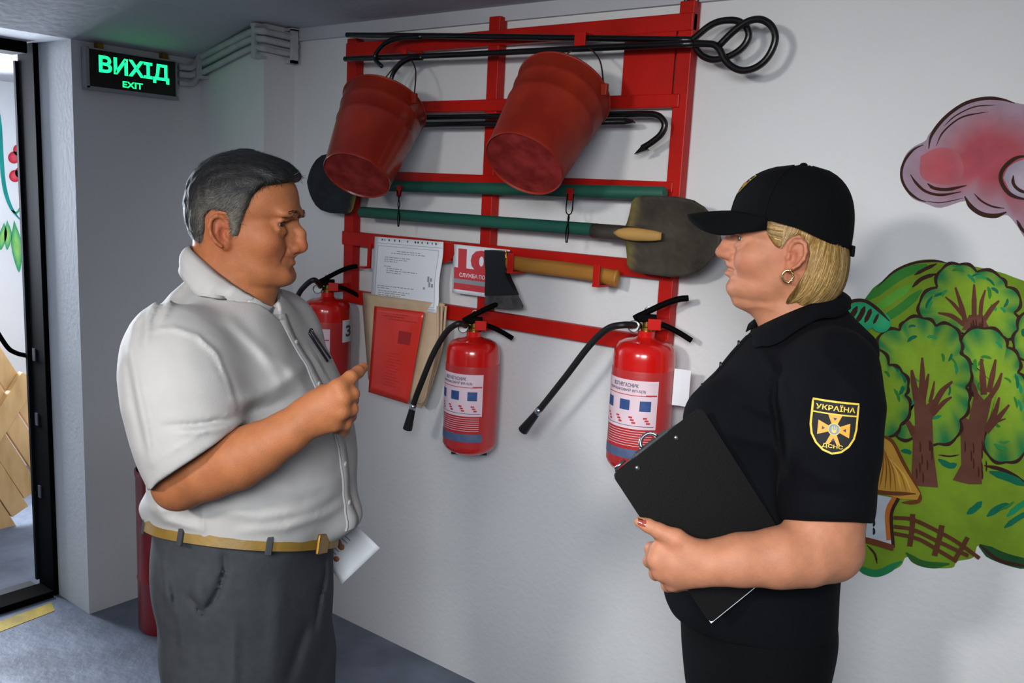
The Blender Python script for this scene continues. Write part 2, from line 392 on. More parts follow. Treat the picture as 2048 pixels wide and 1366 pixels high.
def blob(mb, pts, ce, ci, conv, off=0.0, c=None, n=None, mid=0.62):
    """star-shaped paint blob, centre colour ci softening to edge colour ce"""
    P = bez([(x, y, 0) for x, y in list(pts) + [pts[0]]], n or len(pts) * 4)[:-1]; P = [q[:2] for q in P]
    cc = np.mean(P, 0) if c is None else np.array(c); ce, ci = np.array(lin(ce)), np.array(lin(ci)); m = len(P)
    rings = [0.0, 0.35, mid, 0.85, 1.0]; vs = [conv(cc[0], cc[1], off)]; cs = [ci]; fs = []
    for k, r in enumerate(rings[1:]):
        t = min(1, max(0, (r - 0.35) / 0.6)); 
        for q in P: z = cc + (q - cc) * r; vs.append(conv(z[0], z[1], off)); cs.append(ci * (1 - t) + ce * t)
    fs += [(0, 1 + i, 1 + (i + 1) % m) for i in range(m)]
    for k in range(len(rings) - 2):
        o = 1 + k * m; fs += [(o + i, o + (i + 1) % m, o + m + (i + 1) % m, o + m + i) for i in range(m)]
    mb.add(vs, fs, cs)
def circ(x, y, r, n=14, e=1.0): return [(x + r * math.cos(2 * math.pi * k / n), y + r * e * math.sin(2 * math.pi * k / n)) for k in range(n)]
cv = lambda x, y, o: vine_pt(x, y) + np.array([0.0005 + o, 0, 0])
v = thing('vine_mural', 'painted green vine with red berries on the wall beyond the doorway', 'mural', vine_pt(10, 400))
b = MB(); stroke(b, [(-25, 150), (-3, 230), (2, 300), (8, 370), (22, 415), (45, 445)], [7, 9, 8, 6], '#1f8f88', cv); stroke(b, [(22, 420), (34, 425), (44, 408)], 4, '#3a9a70', cv)
b.build('stem', 'mural_paint', v)
for x, y in ((28, 315), (38, 300), (30, 352), (42, 345), (52, 325)):
    b = MB(); blob(b, circ(x, y, 12), '#b02032', '#d8505c', cv, 0.0005); b.build('berry', 'mural_paint', v)
for pts in (((14, 440), (8, 470), (14, 500), (24, 470)), ((28, 440), (22, 490), (38, 545), (44, 490)), ((8, 445), (-5, 480), (2, 500), (14, 470))):
    b = MB(); blob(b, pts, '#2f9a6c', '#8cc86a', cv, 0.0008); b.build('leaf', 'mural_paint', v)

# tall red canister behind the man
c0 = PF(340, 1246, 0); t = thing('red_canister', 'tall dark red metal canister with a wire handle in the corner behind the man', 'canister', c0)
MB().lathe([(0.0, 0.0), (0.108, 0.0), (0.112, 0.006), (0.112, 0.20), (0.1145, 0.205), (0.112, 0.21), (0.112, 0.60), (0.1155, 0.606), (0.1155, 0.622), (0.109, 0.624), (0.106, 0.60), (0.106, 0.42), (0.0, 0.42)], c0, n=40).build('body', 'red_canister_paint', t, angle=40)
MB().lathe([(0.1052, 0.60), (0.1052, 0.425), (0, 0.425)], c0, n=32).build('inside', 'canister_inside', t, smooth=True)
hp = [c0 + V3((-0.06, 0.09 * math.cos(a) , 0.605 + 0.10 * math.sin(a))) for a in np.linspace(0.05, math.pi - 0.05, 20)]
MB().tube(hp, 0.003, 8).build('wire_handle', 'wire_rust', t, smooth=True)
# ================================================================== RED RACK ON THE WALL
RY = 2.193                                             # front plane of the rack bars
XL, XC, XR = -2.455, -1.812, -1.160
rk = thing('fire_tool_rack', 'red steel fire point rack of posts and rails fixed to the white wall', 'rack', ((XL + XR) / 2, WALLY, 1.26))
def rbox(nm, x0, x1, z0, z1, y0=RY, y1=WALLY - 0.004, bev=0.003, m='red_rack_paint'):
    return MB().box(((x0 + x1) / 2, (y0 + y1) / 2, (z0 + z1) / 2), (abs(x1 - x0), y1 - y0, abs(z1 - z0)), bev=bev).build(nm, m, rk)
rbox('post', XL - 0.024, XL + 0.024, 1.27, 2.20); rbox('post', XC - 0.022, XC + 0.022, 1.30, 2.225); rbox('post', XR - 0.022, XR + 0.022, 1.27, 2.215)
for z, hh, dy, x0, x1 in ((2.161, 0.046, 0.004, XL - 0.026, XR + 0.022), (1.960, 0.036, 0.006, XL, XR), (1.732, 0.030, 0.004, XL, XR), (1.504, 0.049, 0.006, XL - 0.028, XR + 0.02), (1.294, 0.048, 0.004, XL - 0.02, XR + 0.02)):
    rbox('rail', x0, x1, z - hh / 2, z + hh / 2, RY - dy, RY + 0.022)
b = MB().box(((-1.342 - 1.185) / 2, RY + 0.001, 2.045), (0.157, 0.006, 0.205)); b.build('plate', 'red_rack_paint', rk)
b = MB()
for k in range(14):
    x = XR + RNG.uniform(-0.018, 0.02); b.tube([(x, RY + 0.015 + RNG.uniform(-.008, .008), 2.20), (x + RNG.uniform(-.006, .006), RY + 0.015, 2.235 + RNG.uniform(-.012, .012))], [0.003, 0.0008], 5)
b.build('frayed_post_end', 'wire_rust', rk)
def hook(nm, px, py, hh, ww, ydep=0.075, lip=0.02):
    """a bent tab that stands off the rail and turns up"""
    c = PY(px, py, RY - ydep); b = MB()
    b.box(c, (ww, 0.005, hh), bev=0.001); b.box((c[0], (c[1] + RY) / 2 + 0.004, c[2] + hh / 2 - 0.003), (ww, abs(RY - c[1]) + 0.008, 0.006)); b.build(nm, 'red_rack_paint', rk)
hook('tool_hook', 808, 110, 0.036, 0.022); hook('tool_hook', 1160, 84, 0.050, 0.036)
hook('tool_hook', 798, 382, 0.036, 0.020, 0.065); hook('tool_hook', 1140, 389, 0.034, 0.022, 0.065)
# L hook and J hook under the fourth rail, axe clips
b = MB(); a = PY(740, 488, RY - 0.01); e = PY(738, 536, RY - 0.01); b.bar(a, e, 0.006, 0.016, up=(0, 1, 0)); b.box(e + [-0.006, -0.012, 0.002], (0.028, 0.03, 0.006)); b.build('bent_hook', 'red_rack_paint', rk)
b = MB(); pts = [(888, 484), (905, 486), (906, 508), (900, 522), (888, 526), (879, 518), (878, 503), (886, 504), (888, 496)]
b.prism([PY(x, y, RY - 0.028) for x, y in pts], (0, 0.024, 0)); b.build('bent_hook', 'red_rack_paint', rk)
for px, py in ((1021, 525), (1193, 551)):
    c = PY(px, py, 2.118); b = MB(); b.box(c, (0.022, 0.005, 0.058), bev=0.001); b.box(c + [0, 0.036, -0.030], (0.022, 0.078, 0.006)); b.build('axe_clip', 'red_rack_paint', rk)
for px, py in ((808, 200), (1200, 208)):
    pass

# ------------------------------------------------------------------ two fire hooks with ring handles
def poly_y(pts, Y): return [PY(x, y, Y + dy) for x, y, dy in [(*q, 0) if len(q) == 2 else q for q in pts]]
cr3 = lambda L: [(1100 + x / 3.3, y / 3.3) for x, y in L]
ringA = cr3([(940, 262), (985, 225), (1040, 180), (1100, 148), (1170, 134), (1240, 140), (1295, 178), (1312, 232), (1290, 290), (1240, 340), (1170, 376), (1080, 394), (1010, 370), (965, 322), (945, 285)])
ringB = cr3([(950, 288), (1020, 288), (1085, 296), (1122, 330), (1150, 388), (1200, 440), (1270, 466), (1350, 450), (1422, 398), (1470, 320), (1488, 240), (1460, 170), (1400, 131), (1335, 132), (1270, 162), (1195, 222), (1120, 297)])
def fire_hook(pole, ring, claw, Y, label, tip):
    t = thing('fire_hook', label, 'fire hook', PY(*pole[0], Y), 'black fire hooks on the top of the rack')
    MB().tube(bez(poly_y(pole, Y), 30), 0.0088, 12).build('shaft', 'tool_black', t, smooth=True)
    MB().tube(bez(poly_y(ring, Y), 90), 0.0088, 12).build('ring_handle', 'tool_black', t, smooth=True)
    c = bez(poly_y(claw, Y), 30); MB().tube(c, list(np.linspace(0.009, 0.0065, len(c))), 10).build('claw', 'tool_black', t, smooth=True)
fire_hook([(694, 70), (900, 72), (1150, 76), (1385, 80)], ringA, [(845, 73), (800, 76, -0.01), (772, 86, -0.02), (755, 103, -0.025), (750, 118, -0.028), (764, 133, -0.03)], 2.135,
          'black fire hook with the smaller oval ring handle, its shaft along the top rail', 0)
fire_hook([(690, 118), (900, 110), (1150, 98), (1388, 87)], ringB, [(845, 115), (818, 118, -0.01), (797, 132, -0.02), (784, 153, -0.025), (780, 178, -0.03)], 2.118,
          'black fire hook with the larger round ring handle, its shaft just below the other', 0)

# ------------------------------------------------------------------ crowbars under the second rail
t = tag(MB().tube(bez(poly_y([(690, 236), (900, 234), (1215, 229), (1290, 228), (1315, 231), (1327, 242), (1329, 254), (1321, 270), (1303, 285), (1285, 296)], 2.150) , 60), 0.0088, 12).build('crowbar', 'tool_black', None, smooth=True),
        'black crowbar with a curved hooked end behind the buckets', 'crowbar', 'crowbars behind the buckets')
b = MB(); q = [PY(x, y, 2.150) for x, y in ((1288, 290), (1296, 301), (1271, 309))]; b.prism([v - V3((0, 0.009, 0)) for v in q], (0, 0.018, 0)); o = b.build('chisel_tip', 'tool_black', t)
t = MB().tube(poly_y([(700, 252), (1252, 243)], 2.146), 0.0085, 12).build('crowbar', 'tool_black', None, smooth=True)
tag(t, 'straight black crowbar with a chisel point behind the buckets', 'crowbar', 'crowbars behind the buckets')
b = MB(); q = [PY(x, y, 2.146) for x, y in ((1250, 236), (1262, 238), (1269, 246), (1250, 250))]; b.prism([v - V3((0, 0.008, 0)) for v in q], (0, 0.016, 0)); b.build('chisel_tip', 'tool_black', t)

# ------------------------------------------------------------------ shovels
def shovel(handle, blade, axisY, r, label, steel, tilt=0.0, wedge=True, flip=1, dz=0.0):
    """handle: two px ends; blade: px of socket start and blade tip; blade half width in metres"""
    a, e = [PY(x, y, axisY) for x, y in handle]; s0, s1 = [PY(x, y, axisY - 0.02) for x, y in blade]
    t = thing('shovel', label, 'shovel', a, 'shovels with green handles on the rack')
    MB().tube([a, a + (e - a) * 0.004, a + (e - a) * 0.5, e], [r * 0.85, r, r, r * 0.98], 16).build('handle', 'green_handle', t, angle=50)
    ax = s1 - s0; L = np.linalg.norm(ax); ax /= L; sd = np.cross((0, 1.0, 0), ax); sd /= np.linalg.norm(sd); fr = np.array([0, -1.0, 0])
    hw = 0.104; ns, nw = 26, 21; P = np.zeros((ns, nw, 3)); cols = []
    for i in range(ns):
        s = i / (ns - 1)
        w = hw * (np.interp(s, [0, .04, .10, .16, .5, .68, .80, .89, .95, 1.0], [.80, .92, .97, .985, 1.0, .93, .78, .57, .36, .03]))
        for j in range(nw):
            u = -1 + 2 * j / (nw - 1)
            shoulder = 0.022 * (1 - abs(u)) ** 1.3 * max(0, 1 - s * 4)
            dish = 0.016 * (1 - u * u) * math.sin(math.pi * min(1, 0.15 + s * 0.9)) * flip
            frog = -0.020 * math.exp(-(u / 0.17) ** 2) * max(0, 1 - s / 0.62) * flip
            P[i, j] = s0 + ax * (s * L - shoulder) + sd * (u * w) - fr * (dish + frog) + fr * tilt * (s - .3)
            k = max(0, 1 - s * 7) * 0.9 + 0.5 * max(0, abs(u) - .8) * max(0, 1 - 3 * s); n = RNG.uniform(0, .35); k = min(1, max(0, k - n))
            c1, c2 = np.array(lin('#84763a')), np.array(lin('#3e382f' if steel == 'shovel_steel' else '#24272b'))
            cols.append(c1 * k + c2 * (1 - k) * (0.85 + 0.3 * RNG.uniform()))
    MB().grid(P, 0.003, cols).build('blade', 'shovel_blade', t, smooth=True)
    sk = a + (e - a) * 0.90
    MB().tube([s0 - ax * 0.115, s0 - ax * 0.03, s0 + ax * 0.02], [r * 1.08, r * 1.12, r * 1.0], 16).build('socket', steel, t, smooth=True)
    if wedge:
        w0, w1 = s0 - ax * 0.035 + fr * 0.022, s0 + ax * 0.105 + fr * 0.012
        n = 10; pts = [w0 + (w1 - w0) * k / n for k in range(n + 1)]; MB().tube(pts, [0.003, .011, .015, .017, .018, .018, .017, .016, .015, .013, .010], 10, flat=((0, 1, 0), 0.55)).build('handle_tip', 'raw_wood', t, smooth=True)
    return t
mat('shovel_blade', attr='Col', rough=0.6, metal=0.1, spec=0.3, var=0.45, vscale=14, bump=0.0009, bscale=45, detail=8)
shovel([(722, 424), (1195, 460)], [(1258, 467), (1442, 482)], 2.115, 0.0185, 'shovel with a green handle and weathered round blade over the right rack post', 'shovel_steel')
shovel([(1330, 387), (716, 370)], [(706, 369), (614, 364)], 2.150, 0.0185, 'shovel with a green handle and dark blade sticking out past the left rack post', 'shovel_dark_steel', wedge=False, dz=0.0)
for k, ((px, py), (qx, qy)) in enumerate((((798, 384), (797, 440)), ((1141, 392), (1134, 470)))):
    a, e = PY(px, py, 2.105), PY(qx, qy, 2.094); m = (a + e) / 2; b = MB()
    for s in (-1, 1):
        b.tube(bez([a + [s * 0.010, 0, 0.006], m + [s * 0.010 * (1 if k else -.3), 0, 0.012], m + [-s * 0.002, 0, -0.004], e + [s * .004, 0, 0.012], e + [s * .002, 0.0, -0.022]], 20), 0.0017, 6)
    tag(b.build('wire_tie', 'black_metal'), ['twisted black wire tying the lower green handle to the hook under the left bucket', 'black wire loop tying the lower green handle to the hook near the weathered blade'][k], 'wire tie', 'wire ties on the shovel handles')

# ------------------------------------------------------------------ buckets
def bucket(rim_px, bot_px, rimY, Ldes, hook_px, label, d_rim=0.143, d_bot=0.105, paint='red_bucket_paint'):
    top = PY(*rim_px, rimY); best = None
    prev = None
    for Y in np.linspace(rimY - 0.40, rimY + 0.02, 300):      # the foot hangs out from the wall: nearest solution first
        bt = PY(*bot_px, Y); e = np.linalg.norm(bt - top) - Ldes
        if best is None or abs(e) < best[0]: best = (abs(e), Y, bt)
        if prev is not None and prev > 0 >= e: break
        prev = e
    bt = best[2]; ax = top - bt; L = np.linalg.norm(ax); ax /= L
    t = thing('fire_bucket', label, 'bucket', bt, 'red fire buckets on the rack')
    R = lambda s: d_bot + (d_rim - d_bot) * s
    prof = [(R(0) - 0.004, 0.008), (R(0), 0.0), (R(0) + 0.002, 0.004), (R(.02), .012), (R(.35), L * .35), (R(.60), L * .60), (R(.62) + .0025, L * .62), (R(.64), L * .64), (R(.80), L * .80), (R(.82) + .0025, L * .82), (R(.84), L * .84), (R(1), L - .006)]
    MB().lathe(prof + [(R(1) - .003, L - .006), (R(.6) - .003, L * .6), (R(.05) - .003, L * .05), (0, L * .05)], bt, ax, 56).build('bucket_body', paint, t, angle=60)
    MB().lathe([(R(1) + .004 * math.cos(a), L - .004 + .004 * math.sin(a)) for a in np.linspace(0, 2 * math.pi, 9)], bt, ax, 56).build('rim', 'red_bucket_paint', t, smooth=True)
    MB().lathe([(0, 0.005), (R(0) - .003, 0.005), (R(0) - .003, .010), (0, .010)], bt, ax, 48).build('bottom', 'bucket_bottom_paint', t)
    side = np.cross(ax, (0, 1.0, 0)); side = side - ax * (side @ ax); side /= np.linalg.norm(side)
    if side[0] < 0: side = -side
    e0, e1 = bt + ax * (L - .018) - side * (R(1) + .004), bt + ax * (L - .018) + side * (R(1) + .004); hk = PY(*hook_px)
    mid0, mid1 = (e0 * .5 + hk * .5) + (hk - top) * .18, (e1 * .45 + hk * .55) + side * .02 + (hk - top) * .12
    MB().tube(bez([e0, mid0, hk, mid1, e1], 48), 0.0022, 8).build('wire_handle', 'wire_rust', t, smooth=True)
    for e in (e0, e1): MB().box(e, (0.02, 0.012, 0.03), bev=.002).build('ear', 'red_bucket_paint', t)
    return t
bucket((770, 212), (713, 353), 2.030, 0.285, (808, 117, 2.118), 'glossy red fire bucket nearer the exit sign, hanging tilted', 0.134, 0.103, 'glossy_bucket_paint')
bucket((1128, 184), (1047, 330), 2.030, 0.280, (1160, 93, 2.118), 'matt red fire bucket hanging tilted between the centre post and the red plate', 0.131, 0.106)

# ------------------------------------------------------------------ axe
t = thing('axe', 'axe with a black head and wooden handle clipped under the fourth rail', 'axe', PY(1010, 617, 2.14))
AY = 2.150
def axehead(pts, y0, taper, nm, m):
    zs = [PY(x, y, AY)[2] for x, y in pts]; z0, z1 = max(zs), min(zs); n = len(pts); F = []; B = []
    for x, y in pts:
        p = PY(x, y, AY); s = (z0 - p[2]) / 0.205; th = 0.017 * (1 - taper * max(0, min(1, s))) + 0.0012; F.append(p - V3((0, th, 0))); B.append(p + V3((0, th, 0)))
    tri = geometry.tessellate_polygon([[Vector(p) for p in F]]); fs = [tuple(q) for q in tri] + [tuple(i + n for i in reversed(q)) for q in tri] + [(i, i + n, (i + 1) % n + n, (i + 1) % n) for i in range(n)]
    MB().add(F + B, fs).build(nm, m, t)
ztop = PY(990, 500, AY)[2]
axehead([(976, 500), (998, 501), (1018, 504), (1016, 525), (1014, 545), (1019, 558), (1027, 573), (1035, 590), (1004, 591), (972, 591), (974, 568), (976, 542), (975, 520)], AY, 0.92, 'axe_head', 'axe_black')
def edgepart():
    pts = [(972, 591), (1004, 591), (1035, 590), (1042, 602), (1047, 612), (1045, 617), (1020, 618), (995, 616), (969, 610)]; n = len(pts); F = []; B = []
    for x, y in pts:
        p = PY(x, y, AY); s = np.interp(y, [590, 617], [0.0030, 0.0006]); F.append(p - V3((0, s, 0))); B.append(p + V3((0, s, 0)))
    tri = geometry.tessellate_polygon([[Vector(p) for p in F]]); MB().add(F + B, [tuple(q) for q in tri] + [tuple(i + n for i in reversed(q)) for q in tri] + [(i, i + n, (i + 1) % n + n, (i + 1) % n) for i in range(n)]).build('cutting_edge', 'axe_edge', t)
edgepart()
hp = bez([PY(1000, 521, AY), PY(1060, 531, AY), PY(1130, 539, AY), PY(1190, 548, AY), PY(1225, 556, AY), PY(1236, 558, AY)], 40)
MB().tube(hp, list(np.interp(np.linspace(0, 1, len(hp)), [0, .25, .6, .8, .93, .98, 1], [.021, .0225, .0225, .023, .026, .024, .016])), 14, flat=((0, 1, 0), 0.62)).build('axe_handle', 'axe_wood', t, smooth=True)
MB().tube([PY(1016, 500, AY) - [0, .012, 0], PY(1018, 516, AY) - [0, .014, 0]], .003, 6).build('wedge', 'brass', t)

# ------------------------------------------------------------------ papers and the folded blanket
def sheet(quad, Y, name, m, label, cat, ns=14, curl=0.0, thick=0.0006, bulge=0.006, top_wave=0.0):
    tl, tr, br, bl = [V3((x, y, 0)) for x, y in quad]; P = np.zeros((ns, ns, 3))
    for i in range(ns):
        for j in range(ns):
            s, q = i / (ns - 1), j / (ns - 1); p = (tl * (1 - q) + tr * q) * (1 - s) + (bl * (1 - q) + br * q) * s
            y = Y - bulge * math.sin(math.pi * s) * (0.5 + 0.5 * math.sin(3.1 * q + 0.6)) - curl * (s * q) ** 3
            P[i, j] = PY(p[0] + top_wave * math.sin(9 * s) * q, p[1], y)
    o = MB().grid(P, thick).build(name, m, None, smooth=False); o.data.shade_smooth(); tag(o, label, cat)
    def at(s, q, lift=0.0009):
        p = (tl * (1 - q) + tr * q) * (1 - s) + (bl * (1 - q) + br * q) * s
        y = Y - bulge * math.sin(math.pi * s) * (0.5 + 0.5 * math.sin(3.1 * q + 0.6)) - curl * (s * q) ** 3
        return PY(p[0] + top_wave * math.sin(9 * s) * q, p[1], y - lift)
    return o, at
def line_on(at, s0, q0, q1, hgt, slope=0.0, n=8):
    b = MB(); P = [[at(s0 + k * hgt + slope * (q - q0), q) for q in np.linspace(q0, q1, n)] for k in (0, 1)]
    return b.grid(np.array(P))
def words_on(mb, at, s0, q0, q1, hgt, dens=0.75):
    """a row of separate word-like strokes, print too small to read"""
    q = q0
    while q < q1:
        w = RNG.uniform(0.02, 0.07); P = [[at(s0 + k * hgt, x) for x in np.linspace(q, min(q + w, q1), 3)] for k in (0, 1)]; mb.grid(np.array(P)); q += w + 0.012
    return mb

t = thing('folded_blanket', 'folded beige canvas fire blanket hanging behind the red sheet', 'blanket', PY(800, 810, 2.20))
for k in range(6):
    Y = 2.205 - 0.012 * k; P = np.zeros((18, 16, 3)); w = 5 * k
    TL, TR, BR, BL = (724 + 1.5 * k, 583 + k), (893 - 3.0 * (5 - k), 603 + k), (853 - 3.2 * (5 - k), 812 - 3 * (5 - k)), (738 + k, 772 - 3 * (5 - k))
    for i in range(18):
        for j in range(16):
            s, q = i / 17, j / 15; x = (TL[0] * (1 - q) + TR[0] * q) * (1 - s) + (BL[0] * (1 - q) + BR[0] * q) * s + 3 * math.sin(5 * s + k) * q
            y = (TL[1] * (1 - q) + TR[1] * q) * (1 - s) + (BL[1] * (1 - q) + BR[1] * q) * s
            P[i, j] = PY(x, y, Y + 0.005 * math.sin(4 * s + 3 * q + k) + 0.012 * max(0, q - .85) / .15 * (k % 2))
    MB().grid(P, 0.004).build('fold_layer', 'canvas_beige', t, smooth=True)
for k in range(3):
    a0 = PY(838 + 3 * k, 818 - 5 * k, 2.175 - .014 * k); P = [PY(892 - 8 * k, 612, 2.165 - .015 * k), PY(884 - 5 * k, 690, 2.158 - .015 * k), PY(862 - 3 * k, 770, 2.155 - .013 * k), PY(848, 806 - 3 * k, 2.155 - .012 * k), PY(838, 812 - 4 * k, 2.158 - .010 * k), PY(832, 800 - 6 * k, 2.16), PY(838, 770 - 8 * k, 2.16)]
    MB().tube(bez(P, 40), 0.0045, 8).build('fold_edge', 'canvas_beige', t, smooth=True)

o, at = sheet([(750, 473), (887, 484), (874, 627), (741, 609)], 2.158, 'instruction_sheet', 'paper_white', 'white printed instruction sheet with a thin border hung on the rack', 'paper', curl=0.02, bulge=0.007, top_wave=1.5)
for s0, q0, q1 in ((0.085, 0.03, 0.99), (0.125, 0.05, 0.93), (0.925, 0.06, 0.93), (0.955, 0.04, 0.96)): line_on(at, s0, q0, q1, 0.006).build('border_line', 'print_grey', o)
for q in (0.05, 0.93): MB().grid(np.array([[at(s, q + k * .006) for s in np.linspace(.125, .93, 10)] for k in (0, 1)])).build('border_line', 'print_grey', o)
b = MB()
for q in (0.10, 0.14, 0.20, 0.28, 0.35, 0.47, 0.58, 0.62, 0.68, 0.76, 0.83, 0.88): w = RNG.uniform(.008, .022); b.grid(np.array([[at(.022 + k * .03, x) for x in (q, q + w)] for k in (0, 1)]))
b.build('punched_marks', 'print_dark', o)['kind'] = 'stuff'
b = MB()
for s0, q0, q1 in ((.185, .33, .67), (.215, .25, .74), (.28, .16, .53), (.31, .16, .50), (.34, .16, .35), (.41, .16, .26), (.44, .2, .43), (.47, .2, .66), (.50, .2, .43), (.70, .08, .62), (.73, .08, .27), (.77, .1, .56), (.80, .1, .5), (.83, .1, .44)): words_on(b, at, s0, q0, q1, .011)
b.build('print', 'print_grey', o)['kind'] = 'stuff'
b = MB()
for q0, s0, a in ((.82, .5, .08), (.86, .52, .05), (.84, .58, .07), (.88, .60, .05), (.76, .66, .03)): b.grid(np.array([[at(s0 + k * a, x) for x in (q0, q0 + .03)] for k in (0, 1)]))
b.build('stamp', 'print_grey', o)['kind'] = 'stuff'

o, at = sheet([(749, 612), (848, 624), (816, 808), (737, 784)], 2.126, 'red_sheet', 'paper_red', 'glossy red printed sheet hanging over the beige folded blanket', 'paper', curl=0.0, bulge=0.010)
b = MB()
for s0, q0, q1 in ((.06, .45, .7), (.09, .2, .62), (.12, .3, .9)): words_on(b, at, s0, q0, q1, .010)
for s0 in np.linspace(.5, .86, 12): words_on(b, at, s0, .30 + RNG.uniform(0, .12), .55 + RNG.uniform(0, .2), .006)
b.build('print', 'print_dark_red', o)['kind'] = 'stuff'
MB().grid(np.array([[at(s, q) for q in np.linspace(.55, .82, 5)] for s in np.linspace(.24, .38, 5)])).build('printed_picture', 'print_dark_red', o)

o, at = sheet([(907, 488), (1020, 500), (1010, 600), (905, 585)], 2.172, 'emergency_number_sign', 'paper_white', 'red and white emergency number sign partly behind the axe head', 'sign', bulge=0.0)
MB().grid(np.array([[at(s, q) for q in np.linspace(.02, .97, 6)] for s in np.linspace(.47, .92, 6)])).build('red_field', 'sign_red', o)
MB().grid(np.array([[at(s, q, .0014) for q in np.linspace(.02, .97, 6)] for s in (.70, .79)])).build('grey_band', 'sign_grey', o)
def text_sheet(body, s0, s1, q0, q1, m, at, bold=0.02, lift=.0018):
    v2, f, _, _ = text_polys(body, bold); return MB().add([at(s1 + (s0 - s1) * (b_ + .5), q0 + (q1 - q0) * (a + .5), lift) for a, b_ in v2], f).build('lettering', m, o)
text_sheet('101', .07, .52, .09, .93, 'sign_red', at, 0.06); text_sheet('СЛУЖБА ПОРЯТУНКУ', .57, .655, .12, .95, 'paper_white', at, 0.015)
b = MB(); words_on(b, at, .73, .05, .95, .035); b.build('print', 'print_dark', o)['kind'] = 'stuff'

# ------------------------------------------------------------------ fire extinguishers
def extinguisher(base_px, Y, label, hose, hoseY, edge_deg, num=None, tagright=False, rad=0.0845, Hb=0.372):
    c = PY(*base_px, Y); t = thing('fire_extinguisher', label, 'fire extinguisher', c, 'red fire extinguishers hanging on the rack')
    vd = np.array([-c[0], -c[1], 0]); vd /= np.linalg.norm(vd); rt = np.cross(vd, (0, 0, 1.0)) * -1; rt /= np.linalg.norm(rt)   # rt: towards the right as seen
    if rt[0] < 0: rt = -rt
    r = rad; H = Hb
    body = [(0, .004), (r * .55, .004), (r * .62, 0), (r * .68, .004), (r * .86, .010), (r * .97, .022), (r, .035), (r, H - .054), (r * .985, H - .041), (r * .94, H - .027), (r * .84, H - .016), (r * .64, H - .008), (r * .36, H - .004), (r * .27, H + .002), (r * .27, H + .018), (0, H + .018)]
    MB().lathe(body, c, n=56).build('cylinder', 'extinguisher_red', t, angle=50)
    MB().lathe([(r + .0008, .03), (r + .0012, .05), (r + .0012, H - .088), (r + .0006, H - .082)], c, n=56).build('plastic_wrap', 'extinguisher_wrap', t, smooth=True)
    A = lambda deg: vd * math.cos(math.radians(deg)) + rt * math.sin(math.radians(deg))      # 0 = towards the viewer's side, + = right
    def patch(nm, a0, a1, z0, z1, m, lift=.0018, n=20):
        P = np.array([[c + A(a) * (r + lift) + [0, 0, z] for a in np.linspace(a0, a1, n)] for z in (z1, z0)]); MB().grid(P).build(nm, m, t, smooth=True)
    e = edge_deg; patch('label', e - 130, e, .135, H - .105, 'label_pink')
    zt = H - .105
    def curved_text(body, am, span, zc, hh, m, bold=.02):
        v2, f, _, _ = text_polys(body, bold); MB().add([c + A(am + a * span) * (r + .0026) + [0, 0, zc + b_ * hh] for a, b_ in v2], f).build('lettering', m, t)
    curved_text('ВОГНЕГАСНИК', e - 62, 52, zt - .014, .011, 'label_dark_ink'); curved_text('ПОРОШКОВИЙ ВП-5(З)', e - 62, 78, zt - .028, .011, 'label_dark_ink')
    patch('ink_line', e - 105, e - 12, zt - .0415, zt - .0395, 'label_red_ink', .0026)
    patch('ink_line', e - 22, e - 2, zt - .041, zt - .037, 'label_red_ink', .0028)
    for k in range(3): patch('pictogram', e - 32 - 38 * k, e - 12 - 38 * k, zt - .082, zt - .054, 'label_blue', .0026, 6)
    for k in range(4):
        a = e - 18 - 26 * k; b = MB()
        for q in range(3): b.grid(np.array([[c + A(a + x + 3 * (q - 1)) * (r + .0026) + [0, 0, z] for x in (-3.5, 3.5)] for z in (zt - .098 - .007 * q, zt - .103 - .007 * q)]))
        b.build('pictogram', 'label_red_ink', t)
    patch('ink_line', e - 125, e - 4, .143, .1445, 'label_dark_ink', .0026)
    for z in np.linspace(.088, .128, 7): patch('ink_line', e - 100, e - 6, z, z + .0014, 'label_pink', .0022)
    patch('label_band', e - 150, e + 2, .052, .078, 'label_band', .0020)
    # valve, gauge, levers
    top = c + [0, 0, H + .018]; left = -rt
    MB().lathe([(0, -.004), (.016, -.004), (.016, .010), (.012, .012), (.012, .034), (0, .034)], top, n=20).build('valve', 'brass', t, angle=40)
    MB().box(top + [0, 0, .034], (.050, .024, .022), (rt, vd, (0, 0, 1)), .003).build('valve_head', 'black_metal', t)
    g = top + left * .034 + vd * .018 + [0, 0, .012]; gd = vd * .92 + left * .25; gd /= np.linalg.norm(gd)
    ga = MB().lathe([(0, -.012), (.016, -.012), (.017, 0), (.017, .004), (.0145, .005), (.0142, .002), (0, .002)], g, gd, 24).build('gauge', 'chrome', t, angle=40)
    MB().lathe([(0, .0032), (.0138, .0032)], g, gd, 20).build('dial', 'dial_face', ga)
    lv = [top + left * .035 + [0, 0, .030], top + left * .01 + [0, 0, .046], top + rt * .035 + [0, 0, .072], top + rt * .075 + [0, 0, .090], top + rt * .105 + [0, 0, .096]]
    MB().tube(bez(lv, 24), [.0105] * 5 + [.0095] * 19 + [.0085] * (len(bez(lv, 24)) - 24), 10, flat=((0, 0, 1), 0.9)).build('lever', 'black_metal', t, smooth=True)
    lw = [top + [0, 0, .024], top + rt * .045 + [0, 0, .018], top + rt * .085 + [0, 0, .002], top + rt * .122 - [0, 0, .018]]
    MB().tube(bez(lw, 20), .0085, 10, flat=((0, 0, 1), 0.9)).build('carry_handle', 'black_metal', t, smooth=True)
    pc = top + [0, 0, .056]; MB().tube([pc + rt * (.008 * math.cos(a)) + V3((0, 0, .010 * math.sin(a))) for a in np.linspace(0, 2 * math.pi, 14)[:-1]], .0016, 6, closed=True).build('pull_ring', 'chrome', t, smooth=True)
